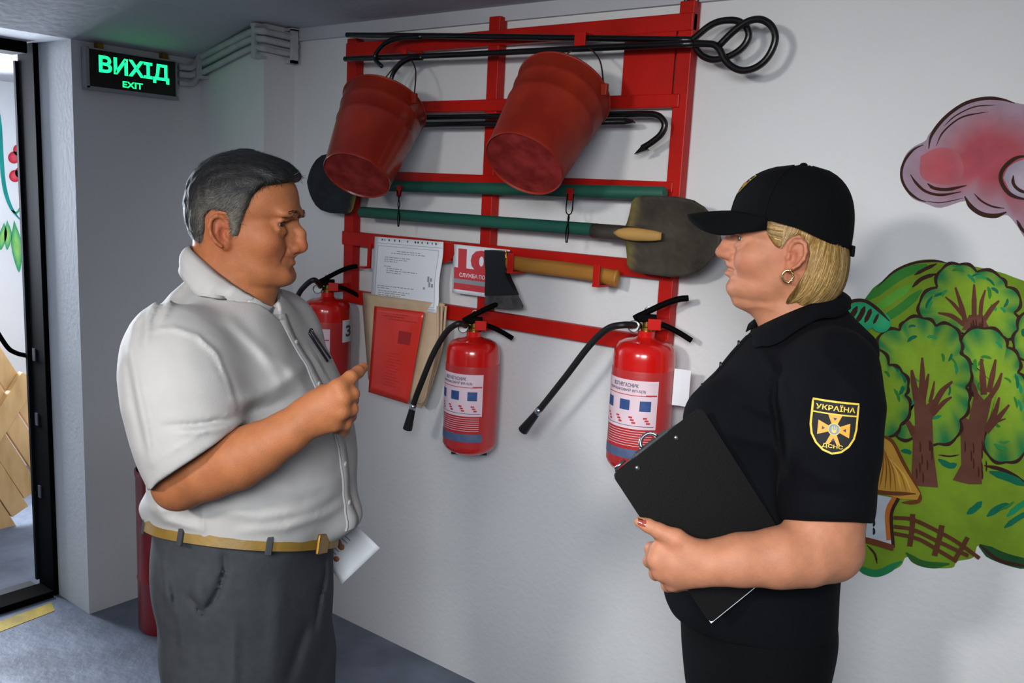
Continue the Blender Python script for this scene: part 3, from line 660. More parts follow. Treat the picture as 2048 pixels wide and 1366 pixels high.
    MB().box(top + rt * .020 + vd * .014 + [0, 0, .020], (.035, .004, .030), (rt, vd, (0, 0, 1)), .001).build('seal_tag', 'extinguisher_red', t)
    br = MB(); bk = np.array([c[0] + .02, RY - .002, top[2] + .015]); br.bar(top + [0, .01, .012], bk, .030, .006, up=(0, 0, 1)); br.build('wall_bracket', 'red_rack_paint', t)
    # hose
    hp = [top + left * .020 + [0, 0, .012]] + [PY(x, y, hoseY) for x, y in hose]; hp = bez(hp, 60)
    k1 = int(len(hp) * .86); MB().tube(hp[:k1 + 1], .0095, 12).build('hose', 'rubber_black', t, smooth=True)
    MB().tube(hp[k1 - 1:k1 + 2], .0105, 12).build('hose_clip', 'chrome', t, smooth=True)
    MB().tube([hp[k1 + 1], hp[-1]], [.0105, .0155], 14).build('nozzle', 'rubber_black', t, angle=40)
    for s in (-1, 1): MB().box(c + rt * (s * .045) - [0, 0, .004], (.024, .02, .012), (rt, vd, (0, 0, 1))).build('foot', 'rubber_black', t)
    if num:
        patch('number_tag', 38, 78, H - .155, H - .075, 'paper_white', .0030, 8)
        v2, f, _, _ = text_polys(num, .03); MB().add([c + A(59 + a * 22) * (r + .0042) + [0, 0, H - .115 + b_ * .042] for a, b_ in v2], f).build('lettering', 'label_dark_ink', t)
    if tagright:
        P = np.array([[c + A(72) * (r + .002 + .045 * q) + V3((0, .004 * math.sin(3 * q), z)) for q in (0, .4, 1)] for z in (H - .075, H - .125, H - .175)]); MB().grid(P, .0006).build('number_tag', 'paper_white', t)
    return t
extinguisher((652, 795), 2.11, 'red fire extinguisher with a white number 3 tag, nearest the man', [(628, 560), (605, 577), (592, 600), (585, 625), (582, 660), (582, 700)], 2.02, 7, num='3')
extinguisher((938, 902), 2.11, 'red fire extinguisher hanging below the axe, its hose crossing the red sheet', [(918, 647), (893, 664), (868, 705), (847, 755), (829, 803), (815, 858)], 2.03, 24)
extinguisher((1272, 938), 2.11, 'red fire extinguisher partly behind the black clipboard', [(1248, 650), (1215, 658), (1180, 690), (1130, 755), (1085, 812), (1046, 861)], 2.03, 30, tagright=True)

# ------------------------------------------------------------------ mural
mu = thing('wall_mural', 'painted mural of a pink cloud, trees, hut and fence on the white wall', 'mural', PY(1900, 800, WALLY))
_lay = [0]
def mv(x, y, o): return PY(x, y, WALLY) + np.array([0, -0.0006 - o, 0])
def nl(): _lay[0] += 1; return _lay[0] * 0.00004
c8 = lambda L: [(1760 + x / 3.69, 150 + y / 3.69) for x, y in L]
c7 = lambda L: [(1680 + x / 2.008, 480 + y / 2.008) for x, y in L]
BR, LIME, GRN, TEAL = '#38201a', '#7d9c28', '#357d30', '#0f6a4c'
b = MB()
blob(b, c8([(150, 690), (190, 590), (250, 530), (335, 485), (360, 440), (420, 370), (500, 290), (600, 215), (700, 175), (800, 160), (900, 170), (1000, 205), (1160, 240), (1330, 330), (1420, 520), (1430, 760), (1380, 980), (1250, 1150), (1090, 1210), (1010, 1110), (940, 1035), (860, 1052), (760, 1040), (690, 990), (630, 930), (450, 980), (340, 950), (240, 910), (180, 830), (150, 760)]), '#9d8c9c', '#a84e58', mv, nl(), c=c8([(800, 620)])[0], mid=.7)
blob(b, c8([(300, 600), (420, 540), (560, 560), (620, 700), (560, 800), (400, 800), (300, 740)]), '#ac5e68', '#b4545e', mv, nl())
b_c = [([(360, 545), (375, 460), (430, 370), (520, 280), (640, 205), (780, 172), (900, 180), (995, 208)], 26), ([(415, 525), (460, 430), (550, 345), (640, 300), (800, 272)], 12), ([(470, 380), (560, 300), (700, 235), (850, 222)], 9),
       ([(320, 515), (250, 550), (190, 620), (160, 700), (165, 780), (210, 860), (280, 915), (340, 935)], 20), ([(225, 735), (270, 800), (340, 860), (450, 885), (600, 862)], 20), ([(350, 800), (400, 835), (500, 845), (640, 815)], 24), ([(340, 930), (450, 942), (620, 908)], 7),
       ([(625, 895), (670, 970), (750, 1025), (850, 1040), (935, 1012)], 34), ([(695, 875), (750, 930), (830, 970), (920, 985)], 14), ([(1120, 600), (1010, 610), (920, 680), (890, 760), (930, 850), (1000, 900), (1120, 925)], 30), ([(985, 740), (985, 800), (1030, 850), (1120, 880)], 24), ([(1010, 1070), (1050, 1140), (1120, 1200)], 24)]
blob(b, c8([(910, 760), (950, 680), (1040, 630), (1160, 620), (1250, 700), (1250, 850), (1120, 910), (990, 890)]), '#9d94a6', '#b3a6b4', mv, nl())
for pts, w in b_c: stroke(b, c8(pts), w / 3.69, BR, mv, nl(), 30)
b.build('cloud', 'mural_paint', mu)
b = MB()
blob(b, c7([(10, 262), (60, 243), (100, 240), (150, 185), (220, 120), (300, 85), (380, 78), (450, 95), (560, 110), (700, 150), (900, 260), (1000, 600), (980, 1000), (860, 1320), (739, 1312), (650, 1290), (560, 1225), (535, 1275), (470, 1290), (450, 1316), (350, 1312), (270, 1272), (240, 1312), (150, 1342), (60, 1312), (0, 1280), (-60, 1000), (-80, 500)]), '#6c8c22', LIME, mv, nl(), c=c7([(430, 800)])[0])
for pts, w, cc in (([(100, 245), (170, 190), (260, 130), (350, 100)], 40, GRN), ([(120, 300), (200, 240), (290, 180)], 34, '#5aa038'), ([(160, 330), (250, 270), (330, 200)], 34, GRN), ([(150, 190), (220, 125), (300, 92), (380, 84), (430, 92)], 10, BR), ([(290, 190), (330, 155), (390, 135)], 16, BR), ([(300, 140), (340, 118), (390, 95)], 14, BR), ([(20, 330), (60, 380), (110, 420)], 40, '#2a9a68')): stroke(b, c7(pts), w / 2.0, cc, mv, nl())
for pts, w, cc in (([(510, 1100), (545, 1075), (570, 1050)], 26, TEAL), ([(590, 1110), (640, 1075), (690, 1062)], 26, TEAL), ([(670, 1110), (720, 1070), (760, 1045)], 24, '#1f8a5a'), ([(660, 1155), (710, 1120), (760, 1090)], 22, TEAL), ([(640, 1085), (680, 1065), (700, 1050)], 10, GRN), ([(560, 1225), (620, 1262), (700, 1290), (800, 1310)], 46, '#1c4a26'), ([(560, 1222), (640, 1285), (760, 1312)], 14, BR), ([(265, 1255), (310, 1290), (370, 1305), (440, 1300)], 26, '#2a5c26'), ([(60, 1310), (150, 1338), (250, 1290)], 30, '#1f7a4a'), ([(110, 1225), (140, 1260), (150, 1300)], 9, BR), ([(580, 905), (660, 925), (750, 975)], 16, BR), ([(600, 930), (680, 955), (745, 985)], 30, TEAL), ([(395, 862), (440, 868), (480, 862)], 7, BR), ([(395, 880), (440, 905), (470, 900)], 24, TEAL), ([(245, 845), (275, 850), (285, 860)], 18, TEAL)): stroke(b, c7(pts), w / 2.0, cc, mv, nl())
b.build('hill', 'mural_paint', mu)
def mtree(outline, trunk, branches, dabs=16):
    """a painted tree: a scalloped crown, green along its rim and lime within, brown outline, dabs of darker paint"""
    b = MB(); P7 = [np.array(p, float) for p in outline]; cc = np.mean(P7, 0)
    sc = []
    for i in range(len(P7)):                                # a bulge between neighbouring points
        p, q = P7[i], P7[(i + 1) % len(P7)]; e = q - p; L = np.linalg.norm(e); nn = np.array([e[1], -e[0]]) / (L + 1e-9); nn = nn if nn @ ((p + q) / 2 - cc) > 0 else -nn
        for t in (0, .25, .5, .75): sc.append(p + e * t + nn * L * .20 * math.sin(math.pi * t))
    n = len(sc); vs, cs = [], []; lo_, hi_, te_ = np.array(lin('#1f7a44')), np.array(lin('#86a82e')), np.array(lin('#4f9636')); o = nl(); qs = (0.02, .3, .5, .66, .78, .88, .95, 1.0)
    for q in qs:
        t = max(0, (q - .5) / .5)
        for i in range(n): p = cc + (sc[i] - cc) * q; vs.append(mv(1680 + p[0] / 2.008, 480 + p[1] / 2.008, o)); u = min(1, t * 1.15 * (.75 + .35 * math.sin(i * 1.3))); cs.append(hi_ * (1 - u) + (lo_ * u if t > .55 else te_ * u))
    b.add(vs, [(k * n + i, k * n + (i + 1) % n, (k + 1) * n + (i + 1) % n, (k + 1) * n + i) for k in range(len(qs) - 1) for i in range(n)], cs)
    for k in range(dabs):
        i = random.randrange(n); q = random.uniform(.45, .9); p = cc + (sc[i] - cc) * q; d = sc[(i + 2) % n] - sc[i]; d = d / (np.linalg.norm(d) + 1e-9) * random.uniform(14, 30); r = (sc[i] - cc) / (np.linalg.norm(sc[i] - cc) + 1e-9) * 5
        stroke(b, c7([p - d, p + r, p + d]), random.uniform(4, 8), random.choice([TEAL, '#1f8a5a', GRN, '#2f8f4a']), mv, nl())
    lp = [tuple(p) for p in sc] + [tuple(sc[0])]
    for i in range(len(P7)): stroke(b, c7(lp[4 * i:4 * i + 5]), [4.0, 7.5, 4.0], BR, mv, nl(), 8, taper=False)
    cr = b.build('tree_crown', 'mural_paint', mu)
    if trunk:
        b = MB(); P = [mv(*p, nl()) for p in c7(trunk)]; n = len(P); tri = geometry.tessellate_polygon([[Vector(p) for p in P]]); b.add(P, [tuple(q) for q in tri], lin('#6a4234'))
        for pts, w in branches: stroke(b, c7(pts), [w / 2.0, w / 2.0, w / 5.0], '#63392c', mv, nl(), taper=False)
        x0, x1 = min(p[0] for p in trunk), max(p[0] for p in trunk); y0, y1 = min(p[1] for p in trunk), max(p[1] for p in trunk)
        for k in range(10):
            x = random.uniform(x0 + 30, x1 - 25); y = random.uniform((y0 + y1) / 2, y1 - 60); stroke(b, c7([(x, y), (x + 2, y + 25), (x + 1, y + 45)]), 3, '#46241a', mv, nl())
        b.build('tree_trunk', 'mural_paint', mu)
mtree([(330, 310), (322, 250), (392, 190), (410, 118), (480, 98), (550, 128), (645, 150), (668, 188), (725, 235), (700, 292), (722, 360), (660, 400), (580, 372), (490, 372), (430, 335)], [(490, 362), (520, 300), (575, 300), (605, 362)], [([(505, 330), (490, 270), (465, 190)], 20), ([(540, 310), (540, 240), (540, 178)], 20), ([(565, 310), (570, 250), (585, 200)], 16), ([(580, 320), (610, 275), (640, 243)], 20), ([(500, 340), (450, 305), (395, 292)], 18), ([(500, 310), (460, 260), (425, 228)], 14)])
mtree([(700, 420), (716, 360), (745, 290), (800, 290), (840, 380), (800, 460), (735, 480)], None, None, 6)
mtree([(490, 420), (505, 375), (580, 355), (655, 385), (672, 430), (722, 480), (715, 530), (752, 590), (748, 680), (772, 770), (740, 855), (670, 890), (600, 865), (590, 770), (560, 640), (528, 560), (530, 490)], [(455, 962), (490, 900), (485, 700), (520, 720), (545, 600), (580, 640), (620, 600), (585, 760), (570, 900), (572, 978), (520, 978)], [([(580, 620), (575, 550), (570, 475)], 26), ([(600, 610), (615, 540), (627, 478)], 22), ([(605, 630), (635, 580), (652, 532)], 20), ([(550, 640), (545, 600), (528, 555)], 18), ([(590, 760), (625, 690), (642, 630)], 22), ([(590, 770), (640, 710), (682, 660)], 22), ([(610, 735), (640, 725), (668, 715)], 10)])
mtree([(158, 425), (168, 378), (245, 362), (265, 325), (340, 314), (388, 345), (455, 345), (485, 400), (485, 455), (528, 520), (508, 590), (520, 650), (485, 720), (470, 790), (400, 815), (300, 790), (235, 790), (240, 745), (280, 680), (270, 560), (205, 500)], [(290, 978), (298, 800), (270, 730), (305, 745), (298, 560), (325, 600), (345, 560), (350, 660), (400, 620), (375, 720), (380, 850), (398, 990), (330, 985)], [([(310, 640), (300, 570), (292, 520)], 24), ([(330, 620), (335, 540), (334, 470)], 22), ([(340, 640), (350, 580), (360, 535)], 18), ([(370, 690), (410, 610), (455, 566)], 24), ([(375, 700), (420, 650), (452, 628)], 18), ([(300, 780), (280, 735), (258, 708)], 22), ([(365, 650), (375, 610), (383, 565)], 14)])
mtree([(50, 520), (100, 432), (165, 440), (200, 500), (255, 530), (278, 585), (265, 620), (285, 670), (250, 735), (200, 788), (120, 800), (50, 740)], None, None, 10)
b = MB()
for x, y, r in ((100, 300, 62), (170, 330, 40)): blob(b, [(1680 + p[0] / 2.008, 480 + p[1] / 2.008) for p in circ(x, y, r)], '#1f9a6c', '#35a870', mv, nl())
for pts, w in (([(15, 262), (60, 243), (110, 245), (160, 280), (205, 325)], 14), ([(75, 265), (55, 300), (35, 320)], 22), ([(105, 265), (90, 300), (70, 330)], 20), ([(130, 275), (120, 300), (105, 330)], 18), ([(160, 295), (150, 315), (140, 335)], 12)): stroke(b, c7(pts), w / 2.0, BR, mv, nl())
b.build('tree_crown', 'mural_paint', mu)
b = MB(); P = [mv(*p, nl()) for p in c7([(165, 780), (210, 800), (250, 880), (328, 1012), (330, 1040), (250, 1035), (110, 1000), (60, 985), (120, 850)])]
b.add(P, [tuple(q) for q in geometry.tessellate_polygon([[Vector(p) for p in P]])], lin('#c0913a'))
for k in range(9): x = 120 + 20 * k; stroke(b, c7([(175 + 3 * k, 820 + 6 * k), (150 + 14 * k, 900 + 5 * k), (120 + 22 * k, 985 + 4 * k)]), 3, random.choice(['#8a5a20', '#a06a24', '#d8aa50']), mv, nl())
for pts, w in (([(165, 780), (215, 805), (260, 890), (330, 1015)], 14), ([(330, 1015), (318, 1045), (255, 1050)], 16), ([(60, 985), (180, 1010), (310, 1015)], 16)): stroke(b, c7(pts), w / 2.0, '#6b3d1c', mv, nl())
b.build('hut_roof', 'mural_paint', mu)
b = MB(); P = [mv(*p, nl()) for p in c7([(105, 1010), (245, 1035), (212, 1100), (222, 1235), (90, 1205)])]; b.add(P, [tuple(q) for q in geometry.tessellate_polygon([[Vector(p) for p in P]])], lin('#b4bec8'))
for pts, w, cc in (([(228, 1030), (200, 1090), (205, 1200)], 26, '#b5692a'), ([(240, 1032), (212, 1100), (220, 1230)], 14, BR), ([(90, 1195), (150, 1210), (222, 1232)], 24, '#6a3a22'), ([(112, 1015), (108, 1100), (105, 1200)], 8, BR)): stroke(b, c7(pts), w / 2.0, cc, mv, nl(), taper=False)
for y in (1050, 1092, 1132, 1165): stroke(b, c7([(140, y - 16), (143, y), (140, y + 14)]), 5, '#2a2430', mv, nl())
b.build('hut_wall', 'mural_paint', mu)
b = MB()
for pts, w in (([(222, 1110), (300, 1118), (400, 1165), (480, 1210), (565, 1272)], 15), ([(222, 1145), (300, 1158), (390, 1200), (520, 1262)], 15), ([(222, 1172), (320, 1195), (400, 1240), (475, 1285)], 15), ([(298, 1095), (296, 1150), (286, 1225)], 20), ([(415, 1140), (405, 1190), (385, 1262)], 22), ([(518, 1188), (495, 1230), (462, 1285)], 18)): stroke(b, c7(pts), w / 2.0, '#5a3320', mv, nl(), taper=False)
b.build('painted_fence', 'mural_paint', mu)
# ================================================================== SCULPTING: signed distance fields meshed by surface nets
FWH = ROT @ np.array([0, 0, -1.0]); FWH[2] = 0; FWH /= np.linalg.norm(FWH); RGH = np.array([FWH[1], -FWH[0], 0.0]); UPZ = np.array([0, 0, 1.0])
def person_point(d0):
    """a pixel of the photograph at d0 metres ahead of the camera, w metres nearer"""
    def f(x, y, w=0.0):
        d = wray(x, y); return CAM + d * ((d0 - w) / (d @ FWH))
    return f
def smin(a, b, k):
    if k <= 0: return np.minimum(a, b)
    h = np.maximum(k - np.abs(a - b), 0) / k; return np.minimum(a, b) - h * h * k * 0.25
def smax(a, b, k): return -smin(-a, -b, k)
class Field:
    def __init__(s): s.ops = []
    def op(s, fn, lo, hi, mode='u', k=0.0, tag=None): s.ops.append((fn, np.asarray(lo, float), np.asarray(hi, float), mode, k, tag)); return s
    def cone(s, a, b, ra, rb, k=0.02, mode='u', tag=None):
        a, b = V3(a).astype(np.float32), V3(b).astype(np.float32); ab = b - a; L2 = float(ab @ ab) + 1e-12; r = max(ra, rb)
        def fn(P):
            t = np.clip(((P - a) @ ab) / L2, 0, 1); q = P - a - t[:, None] * ab; return np.sqrt((q * q).sum(1)) - (ra + (rb - ra) * t)
        return s.op(fn, np.minimum(a, b) - r, np.maximum(a, b) + r, mode, k, tag)
    def chain(s, pts, rs, k=0.02, kin=0.012, mode='u', tag=None):
        pts = [V3(p).astype(np.float32) for p in pts]; R = max(rs)
        def fn(P):
            d = None
            for i in range(len(pts) - 1):
                a, ab = pts[i], pts[i + 1] - pts[i]; t = np.clip(((P - a) @ ab) / (float(ab @ ab) + 1e-12), 0, 1); q = P - a - t[:, None] * ab
                e = np.sqrt((q * q).sum(1)) - (rs[i] + (rs[i + 1] - rs[i]) * t); d = e if d is None else smin(d, e, kin)
            return d
        A = np.array(pts); return s.op(fn, A.min(0) - R, A.max(0) + R, mode, k, tag)
    def ell(s, c, rad, ax=None, k=0.02, mode='u', tag=None):
        c = V3(c).astype(np.float32); rad = V3(rad).astype(np.float32); A = (np.eye(3) if ax is None else np.array([V3(a) for a in ax])).astype(np.float32)
        def fn(P):
            q = (P - c) @ A.T; k0 = np.sqrt(((q / rad) ** 2).sum(1)); k1 = np.sqrt(((q / (rad * rad)) ** 2).sum(1)) + 1e-9; return k0 * (k0 - 1) / k1
        r = max(rad); return s.op(fn, c - r, c + r, mode, k, tag)
    def loft(s, rings, F, L, k=0.02, mode='u', tag=None):
        """rings: (z, cx, cy, a_front, a_back, b, n) ; superellipse sections, F forward, L left"""
        rings = sorted(rings, key=lambda r: r[0]); Rg = np.array(rings, float); zz = np.linspace(Rg[0, 0], Rg[-1, 0], 120)
        tab = []
        for j in range(1, Rg.shape[1]):
            m = np.gradient(Rg[:, j], Rg[:, 0]); i = np.clip(np.searchsorted(Rg[:, 0], zz) - 1, 0, len(Rg) - 2); h = Rg[i + 1, 0] - Rg[i, 0]; t = (zz - Rg[i, 0]) / h
            tab.append((2 * t**3 - 3 * t**2 + 1) * Rg[i, j] + (t**3 - 2 * t**2 + t) * h * m[i] + (-2 * t**3 + 3 * t**2) * Rg[i + 1, j] + (t**3 - t**2) * h * m[i + 1])
        F, L = V3(F).astype(np.float32), V3(L).astype(np.float32)
        def fn(P):
            z = P[:, 2]; g = [np.interp(z, zz, t) for t in tab]; X = P[:, 0] - g[0]; Y = P[:, 1] - g[1]; u = X * F[0] + Y * F[1]; v = X * L[0] + Y * L[1]
            a = np.where(u > 0, g[2], g[3]); b = g[4]; n = g[5]
            q = (np.abs(u / a) ** n + np.abs(v / b) ** n) ** (1 / n); d = (q - 1) * np.minimum(a, b)
            return np.maximum(d, np.maximum(z - zz[-1], zz[0] - z)).astype(np.float32)
        R = Rg[:, 3:6].max(); return s.op(fn, (Rg[:, 1].min() - R, Rg[:, 2].min() - R, zz[0]), (Rg[:, 1].max() + R, Rg[:, 2].max() + R, zz[-1]), mode, k, tag)
    def plane(s, p, n, k=0.0):
        """keeps the side the normal points away from"""
        p, n = V3(p), V3(n); n = n / np.linalg.norm(n)
        return s.op(lambda P: -((P - p.astype(np.float32)) @ n.astype(np.float32)), (-9, -9, -9), (9, 9, 9), 's', k)
    def disp(s, fn, lo=(-9, -9, -9), hi=(9, 9, 9)): return s.op(fn, lo, hi, 'd', 0)
    def ev(s, P, lo, hi, margin):
        d = np.full(len(P), 0.5, np.float32)
        for fn, l, h, mode, k, _ in s.ops:
            if np.any(l - margin - k > hi) or np.any(h + margin + k < lo): continue
            if mode == 'u': d = smin(d, fn(P), k)
            elif mode == 's': d = smax(d, -fn(P), k)
            elif mode == 'i': d = smax(d, fn(P), k)
            else: d = d + fn(P)
        return d
    def mesh(s, h, n=26, margin=0.02):
        us = [o for o in s.ops if o[3] == 'u']; lo = np.min([o[1] for o in us], 0) - 0.01; hi = np.max([o[2] for o in us], 0) + 0.01
        nb = np.ceil((hi - lo) / (h * n)).astype(int); S = h * n; VID = []; VP = []; FC = []
        g = np.arange(-1, n + 1); base = np.stack(np.meshgrid(g, g, g, indexing='ij'), -1).reshape(-1, 3); m = n + 2
        C8 = np.array([[i, j, k] for i in (0, 1) for j in (0, 1) for k in (0, 1)]); E12 = [(0, 1), (2, 3), (4, 5), (6, 7), (0, 2), (1, 3), (4, 6), (5, 7), (0, 4), (1, 5), (2, 6), (3, 7)]
        NN = nb * n + 4; key = lambda c: ((c[:, 0] + 2) * NN[1] + c[:, 1] + 2) * NN[2] + c[:, 2] + 2
        for bi in np.ndindex(*nb):
            o = lo + np.array(bi) * S; bl, bh = o - h, o + S + h
            if not any(np.all(q[1] - margin <= bh) and np.all(q[2] + margin >= bl) for q in us): continue
            pr = np.array([[a, b, c] for a in (.25, .75) for b in (.25, .75) for c in (.25, .75)]) * S + o
            dv = s.ev(pr.astype(np.float32), bl, bh, margin)
            if dv.min() > S * 0.75 or dv.max() < -S * 0.75: continue
            D = s.ev((o + base * h).astype(np.float32), bl, bh, margin).reshape(m, m, m); ins = D < 0
            if ins.all() or not ins.any(): continue
            cs = np.stack([ins[i:m - 1 + i, j:m - 1 + j, k:m - 1 + k] for i, j, k in C8], -1); cnt = cs.sum(-1); act = np.argwhere((cnt > 0) & (cnt < 8))
            if len(act) == 0: continue
            cv = D[act[:, None, 0] + C8[None, :, 0], act[:, None, 1] + C8[None, :, 1], act[:, None, 2] + C8[None, :, 2]]
            acc = np.zeros((len(act), 3)); w = np.zeros(len(act))
            for a, b in E12:
                x = (cv[:, a] < 0) != (cv[:, b] < 0); t = np.where(x, cv[:, a] / (cv[:, a] - cv[:, b] + 1e-20), 0); p = C8[a] + t[:, None] * (C8[b] - C8[a]); acc += p * x[:, None]; w += x
            gc = act - 1 + np.array(bi) * n; VID.append(key(gc)); VP.append(lo + (gc + acc / w[:, None]) * h)
            for ax in range(3):
                u, v = (ax + 1) % 3, (ax + 2) % 3; sl0 = [slice(1, m - 1)] * 3; sl1 = [slice(1, m - 1)] * 3; sl1[ax] = slice(2, m)
                A, B = ins[tuple(sl0)], ins[tuple(sl1)]; e = np.argwhere(A != B)
                if len(e) == 0: continue
                flip = A[e[:, 0], e[:, 1], e[:, 2]]; c0 = e + np.array(bi) * n; du = np.zeros(3, int); du[u] = 1; dw = np.zeros(3, int); dw[v] = 1
                q = np.stack([key(c0 - du - dw), key(c0 - dw), key(c0), key(c0 - du)], 1); q[~flip] = q[~flip][:, ::-1]; FC.append(q)
        ids = np.concatenate(VID); P = np.concatenate(VP); F = np.concatenate(FC); uq, first = np.unique(ids, return_index=True); P = P[first]
        pos = np.searchsorted(uq, F); pos = np.clip(pos, 0, len(uq) - 1); ok = (uq[pos] == F).all(1); return P, pos[ok]
def np_mesh(name, P, F, colors=None):
    me = bpy.data.meshes.new(name); me.vertices.add(len(P)); me.vertices.foreach_set('co', P.astype(np.float32).ravel())
    k = F.shape[1]; me.loops.add(F.size); me.loops.foreach_set('vertex_index', F.astype(np.int32).ravel()); me.polygons.add(len(F))
    me.polygons.foreach_set('loop_start', np.arange(0, F.size, k, dtype=np.int32)); me.update(calc_edges=True); me.validate()
    if colors is not None:
        a = me.color_attributes.new('Col', 'FLOAT_COLOR', 'POINT'); a.data.foreach_set('color', np.concatenate([colors, np.ones((len(P), 1))], 1).astype(np.float32).ravel())
    me.shade_smooth(); return me
def normals_of(P, F):
    n = np.cross(P[F[:, 2]] - P[F[:, 0]], P[F[:, 3]] - P[F[:, 1]]); N = np.zeros_like(P)
    for i in range(4): np.add.at(N, F[:, i], n)
    return N / (np.linalg.norm(N, axis=1, keepdims=True) + 1e-12)
def relax(P, F, it=2, lam=0.5):
    E = np.concatenate([F[:, [0, 1]], F[:, [1, 2]], F[:, [2, 3]], F[:, [3, 0]]])
    for _ in range(it):
        S = np.zeros_like(P); c = np.zeros(len(P)); np.add.at(S, E[:, 0], P[E[:, 1]]); np.add.at(c, E[:, 0], 1); P = P + lam * (S / np.maximum(c, 1)[:, None] - P)
    return P
def wavy(P, f, seed=0):
    r = np.random.default_rng(seed); out = np.zeros(len(P), np.float32)
    for _ in range(6): d = r.normal(size=3); d /= np.linalg.norm(d); out += np.sin(P @ d.astype(np.float32) * f * r.uniform(.6, 1.6) + r.uniform(0, 6.3)).astype(np.float32)
    return out / 6
def wrinkles(lines, nearside, F0):
    """folds drawn as pixel polylines: (points, height m, width px); raised on the side of the cloth towards the photographer"""
    Ls = [(np.array(p, float), a, w) for p, a, w in lines]
    def fn(P):
        d = np.zeros(len(P), np.float32); near = (-(P - nearside.astype(np.float32)) @ FWH.astype(np.float32)) > -0.02
        if not near.any(): return d
        q = project(P[near].astype(np.float64)); out = np.zeros(len(q))
        for p, a, w in Ls:
            bb = (q[:, 0] > p[:, 0].min() - 3 * w) & (q[:, 0] < p[:, 0].max() + 3 * w) & (q[:, 1] > p[:, 1].min() - 3 * w) & (q[:, 1] < p[:, 1].max() + 3 * w)
            if not bb.any(): continue
            z = q[bb]; best = np.full(len(z), 1e9); par = np.zeros(len(z)); n = len(p) - 1
            for i in range(n):
                ab = p[i + 1] - p[i]; t = np.clip(((z - p[i]) @ ab) / (ab @ ab), 0, 1); e = np.hypot(*(z - p[i] - t[:, None] * ab).T); m = e < best; best = np.where(m, e, best); par = np.where(m, (i + t) / n, par)
            out[bb] -= 1.4 * a * np.exp(-(best / w) ** 2) * np.sin(np.pi * np.clip(par * .9 + .05, 0, 1)) ** .6
        d[near] = out; return d
    return fn
class Frame:
    def __init__(s, O, F, L, U): s.O, s.A = V3(O), np.array([V3(F), V3(L), V3(U)])
    def __call__(s, x, y, z): return s.O + np.array([x, y, z]) @ s.A
    def dirs(s, x, y, z): return np.array([x, y, z]) @ s.A
    def loc(s, P): return (np.asarray(P) - s.O) @ s.A.T
def rot2(F, L, U, yaw=0, pitch=0, roll=0):
    M = (Matrix.Rotation(math.radians(roll), 3, Vector(F)) @ Matrix.Rotation(math.radians(pitch), 3, Vector(L)) @ Matrix.Rotation(math.radians(yaw), 3, Vector(U)))
    return [V3(M @ Vector(v)) for v in (F, L, U)]

